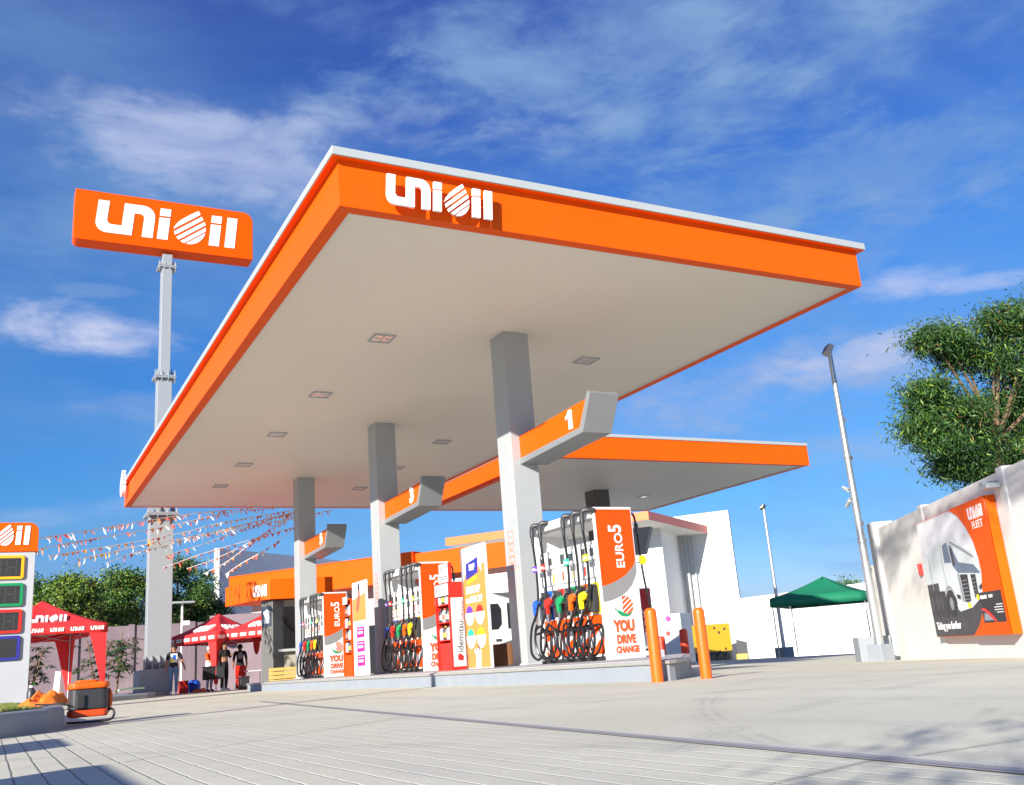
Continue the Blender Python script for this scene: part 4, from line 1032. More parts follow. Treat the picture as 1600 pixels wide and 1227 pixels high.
# ---------------------------------------------------------------- van and box behind the island
vb = at(766, 1047, 28); vt = at(766, 927, 28).z
VN = thing('parked_van', (vb.x+.9, vb.y, gz(vb.x)), 'cream van parked behind the island, seen between banner and front column', 'van')
vp = apl(vb, 112); zf = gz(vb.x); W_ = 1.75; H_ = vt-zf
MB().prism([(0, .32), (.02, .30), (W_, .30), (W_, H_*.5), (W_-.06, H_-.12), (W_-.16, H_), (.16, H_), (.06, H_-.12), (0, H_*.5)], Plane((vb.x, vb.y, zf), azdir(112)), -4.2, 0).build('body', vanpaint, VN, bevel=.05)
vq = Plane((vb.x, vb.y, zf), azdir(112))
for a0, a1 in ((.06, .50), (.56, 1.65)):
    d_ = MB().prism([(a0-.03, .55), (a1+.03, .55), (a1+.03, H_-.10), (a0-.03, H_-.10)], vq, .001, .02).build('rear_door', vanpaint, VN, bevel=.008)
    MB().prism([(a0+.03, H_*.56), (a0+.25, H_*.56), (a0+.36, H_*.62), (a0+.37, H_*.80), (a0+.28, H_*.87), (a0+.03, H_*.87)], vq, .021, .03).build('window', glassdk, d_, bevel=.01)
MB().pbox(vq, .22, .38, H_*.42, H_*.45, .021, .05).build('handle', black, VN)
MB().pbox(vq, .02, W_-.02, .32, .50, .001, .10).build('bumper', darkplastic, VN, bevel=.02)
for a in (.01, W_-.10): MB().pbox(vq, a, a+.09, .62, 1.0, .001, .03).build('tail_light', red, VN)
for a in (.04, W_-.22):
    for dp in (-.9, -3.3): MB().lathe(vq.p(a, .31, dp), [(.001, 0), (.31, 0), (.31, .18), (.001, .18)], 18, vq.u).build('wheel', black, VN)
cb = V((8.55, 15.15, .235)); cb = V((8.7, 17.1, .235))
cx = at(768, 1040, 19.5); tag(MB().pbox(Plane((cx.x, cx.y, .235), azdir(97)), 0, .48, 0, .42, -.3, 0).build('cardboard_box', cardboard, bevel=.006), 'brown cardboard box on the island between the price banner and front column', 'box')

# ---------------------------------------------------------------- pylon sign on the left
PX0, PY0 = 5.1, 38.0; kS = 38.0/20.9
PS_ = thing('pylon_sign', (PX0, PY0, .1), 'very tall grey pylon with an orange sign board carrying white lettering', 'pylon sign')
zA = lambda px, py: ony(px, py, PY0).z
xA = lambda px, py: ony(px, py, PY0).x
MB().box((xA(212, 1060), PY0-.9, 0), (xA(262, 1060), PY0+.7, zA(235, 1047))).build('plinth', kerbpaint, PS_, bevel=.02)
def pole_sec(x0, x1, z0, z1): MB().box((x0, PY0-.28, z0), (x1, PY0+.28, z1)).build('pole_section', polegrey, PS_, bevel=.015)
cxp = (xA(240, 795)+xA(263, 795))/2
zj = [zA(235, 1047), zA(246, 806), zA(251, 592), zA(254, 400)]
wds = [.42, .33, .25, .2]; wds = [(xA(250, 900)-xA(229, 900))/2*1.05, .29, .22]
for i in range(3):
    w = [.43, .27, .19][i]; pole_sec(cxp-w, cxp+w, zj[i]+.02, zj[i+1]-.02)
for i, (z, w) in enumerate(((zj[1], .56), (zj[2], .40), (zj[3]-.55, .34))):
    mb = MB(); mb.box((cxp-w, PY0-w, z-.05), (cxp+w, PY0+w, z+.0)); mb.box((cxp-w, PY0-w, z+.015), (cxp+w, PY0+w, z+.06)); mb.build('flange', polegrey, PS_)
    mb = MB()
    for k in range(4):
        for sgn in (-1, 1):
            x = cxp-w*.9+k*w*.6
            mb.prism([(0, .06), (w*.28, .06), (0, w*.75)] if sgn > 0 else [(0, -.05), (w*.2, -.05), (0, -w*.6)], Plane((x, PY0-w*.66, z), (0, -1, 0)), -.02, .02)
        mb.lathe((x, PY0-w*.9, z-.1), [(.03, 0), (.03, .22)], 8)
    for sgn in (-1, 1): mb.prism([(0, .06), (w*.4, .06), (0, w*1.0)], Plane((cxp+sgn*w*.6, PY0-.1, z), (sgn, 0, 0)), -.02, .02)
    mb.build('gusset', polegrey, PS_)
mb = MB()
for k in range(5):
    mb.prism([(0, 0), (.34, 0), (.10, .42), (0, .5)], Plane((cxp-.5+k*.25, PY0-.28, zj[0]), (0, -1, 0)), -.025, .025)
mb.build('gusset', polegrey, PS_)
sx0, sx1, sz0, sz1 = xA(117, 302), xA(391, 346), zA(387, 412), zA(117, 302)
sp = PY((sx0, PY0-.45, sz0)); w, h_ = sx1-sx0, sz1-sz0
out = [(0, .22)]+arc(.22, .22, .22, .22, 180, 270, 6)[1:]+[(w, 0), (w, h_-.42)]+arc(w-.42, h_-.42, .42, .42, 0, 90, 8)[1:]+[(0, h_)]
MB().prism(out, sp, -.85, 0).build('sign_board', mat('sign orange', (.78, .076, .0), .5, spec=.1), PS_, bevel=.02)
mb = MB(); logo_mb(mb, sp, w*.105, h_*.19, h_*.64, .003, .02, width=w*.795, shear=.10); mb.build('lettering', letter, PS_)

# price board
TY = 24.0; TZ = .2
tx1 = ony(48, 1000, TY).x; T = thing('price_board', (tx1-.7, TY, TZ), 'tall white fuel price board with orange header and coloured digit frames, at the left edge', 'price board')
tz = lambda py, px=20: ony(px, py, TY).z
MB().box((tx1-1.6, TY, TZ), (tx1, TY+.35, tz(862, 46))).build('body', mat('price board paint', (.42, .44, .47), .45), T, bevel=.01)
tp = PY((tx1, TY, 0)); z0, z1 = tz(862, 46), tz(817, 48)
MB().prism([(-1.62, z0), (.04, z0), (.04, z1-.2)]+arc(-.16, z1-.2, .2, .2, 0, 90, 6)[1:]+[(-1.62, z1)], tp, -.37, .03).build('header', orange, T, bevel=.006)
mb = MB(); logo_mb(mb, tp, -1.55, z0+.15, .42, .032, .045, width=1.42); mb.build('lettering', letter, T)
for (pa, pb, xr, m_, dm) in ((868, 905, 38, yellow, 1), (911, 947, 36, green, 1), (952, 989, 34, red, 1), (993, 1031, 31, navy, 0)):
    xa = ony(xr, (pa+pb)/2, TY).x-tx1; za, zb = tz(pb, xr), tz(pa, xr)
    f_ = MB().prism([(-1.50, za), (xa-.04, za)]+[(xa, za+.04), (xa, zb-.04), (xa-.04, zb), (-1.50, zb)], tp, .001, .05).build('digit_frame', m_ if m_ is not yellow else mat('amber frame', (.85, .42, .01), .4), T, bevel=.01)
    MB().pbox(tp, -1.45, xa-.07, za+.06, zb-.06, .051, .054).build('digit_panel', black, f_)
    if dm:
        mb = MB(); hh = (zb-za-.2)
        for k in range(4):
            x0 = xa-.36-k*.30; zc = (za+zb)/2
            for (a0, a1, b0, b1) in ((0, .03, -hh/2, -.015), (.19, .22, -hh/2, -.015), (0, .03, .015, hh/2), (.19, .22, .015, hh/2), (.035, .185, -.015, .015)): mb.pbox(tp, x0+a0, x0+a1, zc+b0, zc+b1, .055, .058)
        mb.build('digit_segments', digit_off, f_)

# planter islands on the left
grassm = mat('turf soil', (.10, .12, .03), .95, var=.3, vscale=4)
ka = [(-4, 8.8), (-.6, 10.3), (.12, 10.86), (.55, 11.45), (.74, 12.0), (.78, 12.7), (.72, 13.6), (.68, 18), (.9, 30), (-4, 30)]
tag(MB().prism(ka, GP, -.1, .236).build('planter_kerb', kerbpaint, bevel=.05), 'rounded grey kerb of the grass bed at the lower left', 'kerb')
o = MB().prism([(-3.8, 9.15), (-.65, 10.55), (.02, 11.08), (.38, 11.6), (.52, 12.1), (.55, 13), (.5, 18), (.68, 29.6), (-3.8, 29.6)], GP, .237, .243).build('planting_bed', grassm); o['kind'] = 'structure'
mb = MB(); rnd = random.Random(3)
for i in range(26000):
    x = rnd.uniform(-1.2, .52); y = 10.8+rnd.random()**1.8*13
    if x > .0 and y < 11.1+(x)*1.5: continue
    if x > .42: continue
    a = rnd.uniform(0, 6.28); l = rnd.uniform(.012, .04); w = .0022+y*.00012
    dx, dy = math.cos(a), math.sin(a); tx, ty = rnd.uniform(-.02, .02), rnd.uniform(-.02, .02)
    mb.cur = rnd.choice((0, 0, 1)); mb.add([(x-dx*w, y-dy*w, .24), (x+dx*w, y+dy*w, .24), (x+tx, y+ty, .24+l)], [(0, 1, 2)])
o = mb.build('grass', [mat('grass blade', (.10, .17, .02), .7, var=.4, vscale=5), mat('dry grass blade', (.30, .26, .08), .8)]); o['kind'] = 'stuff'; tag(o, 'short green and yellow grass on the bed behind the grey kerb', 'grass')
z_ = .14
kb = [at(176, 1083, 31), at(305, 1082, 33.5), at(400, 1079, 34.0)]
q0, q1 = at(100, 1088, 30), at(262, 1083, 33)
tag(MB().prism([(1.6, 31.8), (3.0, 32.5), (4.4, 33.4), (4.8, 34.4), (5.0, 36.3), (5.7, 37.0), (5.8, 41), (-2, 41), (-2, 31)], GP, -.1, .16).build('planter_kerb', kerbpaint, bevel=.04), 'far grey kerb around the foot of the tall pylon', 'kerb')
for (px_, py_) in ((218, 1077), (205, 1078)):
    q = at(px_, py_, 32.6); mb = MB(); mb.tube([at(185, 1079, 32.2), at(200, 1076, 32.6), at(225, 1075, 33)], .03, 6)
hs_ = mb.build('garden_hose', mat('pale green hose', (.35, .6, .45), .5)); tag(hs_, 'pale green hose lying on the far kerb beside the pylon foot', 'hose')

# floor dryer machine beside the kerb
MY = 12.55; mx0, mx1 = ony(106, 1100, MY).x, ony(172, 1100, MY).x
M_ = thing('vacuum_machine', ((mx0+mx1)/2, MY, 0), 'orange and black wheeled cleaning machine standing beside the kerb corner', 'cleaning machine')
cx_ = (mx0+mx1)/2; w2 = (mx1-mx0)/2
def rbox(mb, cx, cy, wx, wy, z0, z1, r, n=5):
    poly = []
    for sx_, sy_, a in ((1, -1, -90), (1, 1, 0), (-1, 1, 90), (-1, -1, 180)): poly += arc(cx+sx_*(wx-r), cy+sy_*(wy-r), r, r, a, a+90, n)
    return mb.prism(poly, GP, z0, z1)
rbox(MB(), cx_, MY+.2, w2*.94, .22, .09, .17, .07).build('lower_tank', mat('red orange plastic', (.75, .07, .01), .35), M_, bevel=.02)
rbox(MB(), cx_, MY+.2, w2*.92, .22, .17, .40, .08).build('tank', darkplastic, M_, bevel=.02)
rbox(MB(), cx_, MY+.2, w2*.98, .235, .40, .475, .09).build('lid', orange_paint, M_, bevel=.025)
rbox(MB(), cx_-.02, MY+.2, w2*.55, .14, .475, .50, .06).build('lid_knob', orange_paint, M_, bevel=.01)
MB().pbox(PY((cx_, MY-.02, 0)), -w2*.62, -w2*.22, .19, .34, -.02, .03).build('switch_box', black, M_, bevel=.01)
mb = MB(); mb.tube(bez([(cx_-w2*1.0, MY+.02, .04), (cx_, MY-.03, .035), (cx_+w2*.9, MY-.03, .04), (cx_+w2*1.18, MY+.02, .07), (cx_+w2*1.22, MY+.05, .13), (cx_+w2*1.05, MY+.06, .16), (cx_+w2*.8, MY+.05, .1)], 6), .014, 8); mb.build('tubular_frame', black, M_, smooth=True)
MB().prism(arc(cx_+w2*.95, .27, w2*.22, .13, -80, 80, 8), PY((0, MY+.2, 0)), -.10, .10).build('side_tank', orange_paint, M_, bevel=.02)
for sx_ in (-1, 1): MB().lathe((cx_+sx_*w2*.6, MY+.36, .05), [(.001, -.02), (.05, -.02), (.05, .02), (.001, .02)], 14, (1, 0, 0)).build('wheel', black, M_)
mb = MB(); mb.tube(bez([(cx_-w2*.6, MY, .2), (cx_-w2*1.3, MY-.02, .26), (cx_-w2*1.9, MY+.1, .26), (cx_-w2*2.4, MY+.5, .27)], 8), .011, 6); mb.build('suction_hose', black, M_, smooth=True)
# crumpled tarp on the grass
def cloth_heap(name, P, w, d, h_, m_, label, cat, seed):
    rnd = random.Random(seed); mb = MB(); n = 22; vs = []
    from mathutils import noise as nz
    for j in range(n+1):
        for i in range(n+1):
            u, v = i/n*2-1, j/n*2-1; r = math.sqrt(u*u+v*v)
            rr = 1+.35*nz.noise(V((math.atan2(v, u)*1.2, seed, 0)))
            k = max(0, 1-r/rr); z = h_*min(1, k*1.9)*(.62+1.1*nz.noise(V((u*2.2+seed, v*2.2, 1))))+.06*h_*nz.noise(V((u*9, v*9, seed)))*(k > 0)
            vs.append((P[0]+u*w+.05*nz.noise(V((u*5, v*5, 9))), P[1]+v*d, P[2]+max(0, z)))
    mb.add(vs, [(j*(n+1)+i, j*(n+1)+i+1, (j+1)*(n+1)+i+1, (j+1)*(n+1)+i) for j in range(n) for i in range(n) if max(abs(i/n*2-1)**2+abs(j/n*2-1)**2, 0) < 1.15])
    return tag(mb.build(name, m_, smooth=True), label, cat)
tq = ony(66, 1098, 14.0)
cloth_heap('tarp', (tq.x+.02, 14.0, .243), .30, .5, .17, tarp, 'crumpled bright orange tarp heaped on the grass beside the machine', 'tarp', 4)
tq = ony(48, 1090, 15.0)
bt = thing('water_bottle_pair', (tq.x, 14.9, .243), 'dark bottle with a pale cap standing in the tarp behind the kerb', 'bottle')
MB().lathe((tq.x, 14.9, .243), [(.05, 0), (.055, .02), (.055, .18), (.025, .23)], 10).build('bottle_body', darkplastic, bt, smooth=True)
MB().lathe((tq.x, 14.9, .474), [(.03, 0), (.03, .03)], 10).build('cap', white, bt)

# ---------------------------------------------------------------- left background: wall, tents, people
wy = 46.0
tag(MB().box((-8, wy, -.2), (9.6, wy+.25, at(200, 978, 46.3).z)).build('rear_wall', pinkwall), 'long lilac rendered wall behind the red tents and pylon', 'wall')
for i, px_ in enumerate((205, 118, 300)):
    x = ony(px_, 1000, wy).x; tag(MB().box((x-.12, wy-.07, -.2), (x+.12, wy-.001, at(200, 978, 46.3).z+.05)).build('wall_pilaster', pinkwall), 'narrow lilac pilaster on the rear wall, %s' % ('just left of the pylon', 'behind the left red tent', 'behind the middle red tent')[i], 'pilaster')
tent(None, 0, (73, 938, 34), [(-25, 986, 32), (168, 979, 32), (112, 984, 36.5), (-5, 990, 36.5)], 0.16, red_cloth, 'left red canopy tent with white lettering, behind the price board', group='red canopy tents', valance=.27, logo=(0,), val_logo=(0,), legcloth=(1, 2))
tent(None, 0, (342, 956, 38.5), [(263, 999, 39.5), (338, 993, 36.9), (418, 988, 40.2), (345, 992, 42)], 0.0, red_cloth, 'middle red canopy tent with white lettering, above the walking man', group='red canopy tents', valance=.30, logo=(0, 1), val_logo=(0, 1), legcloth=(0, 1))
tent(None, 0, (418, 952, 38.5), [(347, 993, 37.6), (430, 985, 36.0), (500, 978, 39.5), (420, 982, 41)], 0.0, red_cloth, 'right red canopy tent, partly behind the granite pillar', group='red canopy tents', valance=.30, logo=(0,), val_logo=(0,), legcloth=())

def person(px_, rng, h_, yaw, pose, skin_fn, label, extras=None, zb=0.0):
    """body grown on a skeleton with a Skin modifier; yaw = azimuth the person faces"""
    P = at(px_, 1080, rng); base = V((P.x, P.y, zb))
    f = azdir(yaw); r = azdir(yaw+90)
    J = dict(pelvis=(0, 0, .53), waist=(0, 0, .61), chest=(0, .005, .73), neck=(0, 0, .825), head=(0, .01, .885), crown=(0, .01, .955),
             sl=(-.105, 0, .795), sr=(.105, 0, .795), el=(-.135, -.02, .64), er=(.135, -.02, .64), wl=(-.145, .03, .50), wr=(.145, .03, .50), hl=(-.145, .045, .455), hr=(.145, .045, .455),
             pl=(-.052, 0, .50), pr=(.052, 0, .50), kl=(-.06, .01, .285), kr=(.06, .01, .285), al=(-.06, -.01, .05), ar=(.06, -.01, .05), tl=(-.065, .075, .02), tr=(.065, .075, .02))
    J.update(pose)
    rad = dict(pelvis=.078, waist=.070, chest=.083, neck=.032, head=.056, crown=.040, sl=.042, sr=.042, el=.029, er=.029, wl=.019, wr=.019, hl=.022, hr=.022, pl=.056, pr=.056, kl=.038, kr=.038, al=.024, ar=.024, tl=.02, tr=.02)
    names = list(J)
    E_ = [('pelvis', 'waist'), ('waist', 'chest'), ('chest', 'neck'), ('neck', 'head'), ('head', 'crown'), ('chest', 'sl'), ('chest', 'sr'), ('sl', 'el'), ('sr', 'er'), ('el', 'wl'), ('er', 'wr'), ('wl', 'hl'), ('wr', 'hr'),
          ('pelvis', 'pl'), ('pelvis', 'pr'), ('pl', 'kl'), ('pr', 'kr'), ('kl', 'al'), ('kr', 'ar'), ('al', 'tl'), ('ar', 'tr')]
    w = lambda p: (r*p[0]+f*p[1]+UP*p[2])*h_
    me = bpy.data.meshes.new('body'); me.from_pydata([w(J[n]) for n in names], [(names.index(a), names.index(b)) for a, b in E_], [])
    ob = bpy.data.objects.new('tmp', me); col.objects.link(ob)
    sk = ob.modifiers.new('s', 'SKIN')
    for i, n in enumerate(names):
        d = me.skin_vertices[0].data[i]; d.radius = (rad[n]*h_, rad[n]*h_*(.72 if n in ('chest', 'waist', 'pelvis') else 1)); d.use_root = (n == 'pelvis')
    sb = ob.modifiers.new('u', 'SUBSURF'); sb.levels = 2; sb.render_levels = 2
    bpy.context.view_layer.update()
    ev = bpy.data.meshes.new_from_object(ob.evaluated_get(bpy.context.evaluated_depsgraph_get()))
    mats = [skin, clothblk, denim, clothwht, clothgry, orange_dk, red, hairm, navy]
    segs = [(w(J[a]), w(J[b]), a, b) for a, b in E_]
    mb = MB(); mb.v = [v.co.copy()+base for v in ev.vertices]
    for p in ev.polygons:
        c = p.center; best = None
        for a, b, na, nb in segs:
            ab = b-a; t = max(0, min(1, (c-a).dot(ab)/max(ab.length_squared, 1e-9))); d = (c-(a+ab*t)).length-.7*h_*(rad[na]*(1-t)+rad[nb]*t)
            if best is None or d < best[0]: best = (d, na, nb, t)
        mb.f.append(list(p.vertices)); mb.m.append(skin_fn(best[1], best[2], best[3], c/h_))
    # fingers, face
    mb.cur = 0
    for s_, wn, hn in ((-1, 'wl', 'hl'), (1, 'wr', 'hr')):
        a, b = w(J[wn])+base, w(J[hn])+base; d = (b-a).normalized(); side = f.cross(d).normalized() if abs(f.dot(d)) < .9 else r
        for k, L_ in enumerate((.038, .044, .041, .034)):
            o_ = b+f*(.012*(1.5-k))*h_*.6; mb.tube([o_, o_+d*L_*h_*.6, o_+d*L_*h_+side*.006*s_], [.0055*h_, .005*h_, .004*h_], 5)
        mb.tube([a+(b-a)*.5+f*.014*h_, b+f*.03*h_], [.007*h_, .005*h_], 5)
    hc = w(J['head'])+base
    mb.tube([hc+f*.048*h_+UP*.012*h_, hc+f*.062*h_-UP*.008*h_], [.006*h_, .009*h_], 6)
    for s_ in (-1, 1): mb.ball(hc+r*s_*.052*h_, .012*h_, 6, sz=1.5)
    mb.cur = 7
    for s_ in (-1, 1): mb.ball(hc+f*.051*h_+r*s_*.019*h_+UP*.012*h_, .0055*h_, 6)
    mb.tube([hc+f*.052*h_-r*.014*h_-UP*.026*h_, hc+f*.052*h_+r*.014*h_-UP*.026*h_], .0025*h_, 4)
    o = mb.build('person', mats, None, smooth=True); tag(o, label, 'person')
    bpy.data.objects.remove(ob); bpy.data.meshes.remove(ev)
    # origin to the feet
    o.data.transform(Matrix.Translation(-base)); o.location = base
    return o, base, f, r, w, J
def hair_cap(o, base, f, r, w, J, h_, m_, long=0, brim=0, name='hair'):
    hc = base+w(J['head']); mb = MB(); mb.ball(hc+UP*.024*h_-f*.008*h_, .062*h_, 14, sx=.98, sy=1.0, sz=.95)
    mb.v = [v for v in mb.v]
    if long: mb.tube([hc-f*.03*h_, hc-f*.045*h_-UP*long*.5*h_, hc-f*.04*h_-UP*long*h_], [.055*h_, .06*h_, .03*h_], 10)
    # keep the face clear
    for i, v in enumerate(mb.v):
        d = v-hc
        if d.dot(f) > .015*h_ and d.z < .028*h_: mb.v[i] = v-f*(d.dot(f)-.012*h_)
    ob = mb.build(name, m_, o, smooth=True)
    if brim:
        mb = MB(); pl = Plane(hc+UP*.040*h_, r, f); mb.prism([(-.045*h_, .02*h_)]+[(x*h_, y*h_) for x, y in arc(0, .045, .048, .055, 180, 0, 8)]+[(.045*h_, .02*h_)], pl, -.004*h_, .004*h_); mb.build('cap_brim', m_, ob)
    return ob
def walker(a, b, t, c):
    if a == 'head' or b == 'crown' or (a == 'neck'): return 0
    if a in ('el', 'er', 'wl', 'wr'): return 0
    if a in ('sl', 'sr'): return 1 if t < .75 else 0
    if a in ('al', 'ar'): return 3
    if a in ('kl', 'kr', 'pl', 'pr') or b in ('pl', 'pr'): return 2 if c.z < .55 else 1
    return 1 if c.z > .52 else 2
mats_ = None
A = person(271, 37, 1.78, 190, dict(wl=(-.20, .12, .52), hl=(-.21, .15, .48), el=(-.15, .0, .63), wr=(.15, -.06, .50), hr=(.15, -.06, .455), kl=(-.05, .06, .29), al=(-.05, .02, .05), tl=(-.05, .11, .03), kr=(.05, -.02, .285), ar=(.05, -.10, .06), tr=(.06, -.03, .02)), walker, 'man walking in black printed t-shirt, blue jeans, black cap and white shoes')
hair_cap(*A, 1.78, clothblk, brim=1, name='cap')
o, base, f, r, w, J = A; ch = base+w(J['chest']); pl = Plane(ch+f*.112, -r)
MB().pbox(pl, -.11, .11, -.20, .10, -.004, .012).build('shirt_print', clothwht, o)
MB().pbox(pl, -.10, .0, -.19, -.10, .013, .016).build('shirt_print_patch', yellow, o)
MB().prism([(-.04, -.08), (.07, -.10), (.08, .04), (.0, .07), (-.05, .02)], pl, .013, .016).build('shirt_print_patch', blue, o)
def redman(a, b, t, c):
    if a in ('el', 'er', 'wl', 'wr', 'head', 'neck') or b == 'crown': return 0
    if c.z > .53: return 6
    return 8 if a not in ('al', 'ar') else 1
B = person(262, 39.5, 1.68, 200, dict(), redman, 'person in red shirt and dark trousers, mostly hidden behind the walking man'); hair_cap(*B, 1.68, hairm)
def apron(a, b, t, c):
    if a in ('el', 'er', 'wl', 'wr', 'head', 'neck') or b == 'crown': return 0
    if a in ('al', 'ar'): return 1
    if c.z > .53: return 5 if c.z > .66 else 3
    return 4
C_ = person(327, 37.6, 1.66, 140, dict(wl=(-.06, .20, .60), hl=(-.03, .25, .60), el=(-.13, .08, .64), wr=(.10, .20, .60), hr=(.08, .25, .60), er=(.13, .08, .64)), apron, 'person in orange and white shirt, grey trousers and white cap beside the tent leg'); hair_cap(*C_, 1.66, clothwht, brim=1, name='cap')
def crop(a, b, t, c):
    if a in ('head', 'neck') or b == 'crown': return 0
    if a in ('sl', 'sr', 'el', 'er'): return 1
    if a in ('wl', 'wr'): return 0
    if a in ('al', 'ar'): return 3
    if c.z > .67: return 1
    if c.z > .585: return 0
    return 1
D_ = person(350, 37.2, 1.74, 150, dict(wl=(-.10, .10, .70), hl=(-.08, .14, .72), el=(-.16, .0, .66), tl=(-.09, .07, .02)), crop, 'person in black crop top and wide black trousers with long dark hair'); hair_cap(*D_, 1.74, hairm, long=.16)
def blackman(a, b, t, c):
    if a in ('el', 'er', 'wl', 'wr', 'head', 'neck') or b == 'crown': return 0
    return 1
E2 = person(375, 39.5, 1.72, 10, dict(), blackman, 'person seen from behind in black t-shirt with a pale back print'); hair_cap(*E2, 1.72, hairm)
o, base, f, r, w, J = E2; ch = base+w(J['chest'])
MB().prism([(x, y) for x, y in arc(0, -.03, .10, .13, 0, 340, 14)], Plane(ch-f*.118, r), -.004, .012).build('back_print', clothgry, o)

# things standing under the tents
def place(px_, py_, rng, z=0.0):
    p = at(px_, py_, rng); return V((p.x, p.y, z))
def sbox(name, P, wx, wy, h_, m_, label, cat, bevel=.02, lid=None):
    t = thing(name, tuple(P), label, cat)
    mb = MB(); mb.box((P.x-wx, P.y-wy, P.z), (P.x+wx, P.y+wy, P.z+h_)); mb.build('body', m_, t, bevel=bevel)
    mb = MB(); mb.box((P.x-wx-.02, P.y-wy-.02, P.z+h_), (P.x+wx+.02, P.y+wy+.02, P.z+h_+.04)); mb.build('rim', lid or m_, t, bevel=.008)
    return t
sbox('plastic_crate', place(286, 1075, 40.5), .16, .2, .42, red, 'red plastic crate on the ground right of the walking man', 'crate')
P = place(303, 1075, 41)
MB_ = MB().lathe(P, [(.10, 0), (.24, .02), (.26, .30), (.20, .42), (.08, .47), (.001, .48)], 16).build('covered_tub', blue, smooth=True); tag(MB_, 'blue covered tub on the ground between the red crate and the tent leg', 'tub')
cloth_heap('folded_cloth', place(312, 1076, 40.2), .38, .3, .14, tarp, 'orange cloth lying flat in front of the blue tub', 'cloth', 8)
sbox('equipment_case', place(327, 1060, 37.0, .42), .22, .1, .42, clothblk, 'black equipment case held at waist height by the person in the white cap', 'case')
sbox('equipment_case', place(344, 1060, 36.9, .42), .14, .1, .42, darkplastic, 'smaller dark case between the white-capped person and the long-haired person', 'case')
sbox('equipment_case', place(381, 1075, 37.5), .16, .18, .40, darkplastic, 'black case on the ground below the red chair', 'case')
P = place(378, 1075, 38.6); t = thing('plastic_chair', tuple(P), 'red plastic chair beside the person seen from behind', 'chair')
MB().box((P.x-.2, P.y-.2, .42), (P.x+.2, P.y+.2, .46)).build('seat', red, t, bevel=.01); MB().box((P.x-.2, P.y+.18, .47), (P.x+.2, P.y+.22, .85)).build('backrest', red, t, bevel=.01)
for a in (-.17, .17):
    for b in (-.17, .17): MB().tube([(P.x+a*1.1, P.y+b*1.1, 0), (P.x+a, P.y+b, .42)], .018, 6).build('leg', red, t)
P = place(397, 1075, 38.2); t = thing('folding_table', tuple(P), 'white topped table left of the granite pillar', 'table')
MB().box((P.x-.28, P.y-.3, .60), (P.x+.32, P.y+.3, .64)).build('tabletop', white, t)
for a in (-.24, .28):
    for b in (-.25, .25): MB().tube([(P.x+a, P.y+b, 0), (P.x+a, P.y+b, .60)], .015, 6).build('leg', steel, t)
P = place(401, 1030, 38.5); t = tag(MB().prism(arc(0, 1.75, .13, .55, 0, 350, 16), PY((P.x, P.y, 0)), -.02, .02).build('feather_flag', mat('deep red vinyl', (.45, .012, .012), .4)), 'dark red rounded flag at the left edge of the granite pillar', 'flag')
P = place(115, 1080, 31.5, .16); t = thing('shirt_on_stand', tuple(P), 'white cloth hanging on a low stand under the left red tent', 'cloth')
MB().tube([(P.x-.45, P.y, P.z), (P.x-.45, P.y, P.z+.75)], .02, 6).build('stand', darkplastic, t)
MB().prism([(-.55, .25), (-.38, .22), (-.36, .8), (-.50, .82)], PY((P.x, P.y-.03, P.z)), -.03, .0).build('cloth', clothwht, t)

# solar lamp
P = at(283, 1060, 44.5); zt_ = at(283, 943, 44.5).z; t = thing('solar_lamp', (P.x, P.y, 0), 'slim white pole lamp with a flat solar panel before the lilac wall', 'lamp post')
MB().tube([(P.x, P.y, 0), (P.x, P.y, zt_)], .05, 8).build('pole', white, t)
MB().box((P.x-.42, P.y-.25, zt_), (P.x+.48, P.y+.25, zt_+.07)).build('solar_panel', lightgrey, t, bevel=.01)
MB().box((P.x-.0, P.y-.32, zt_-.95), (P.x+.28, P.y-.05, zt_-.75)).build('lamp_head', white, t, bevel=.02)

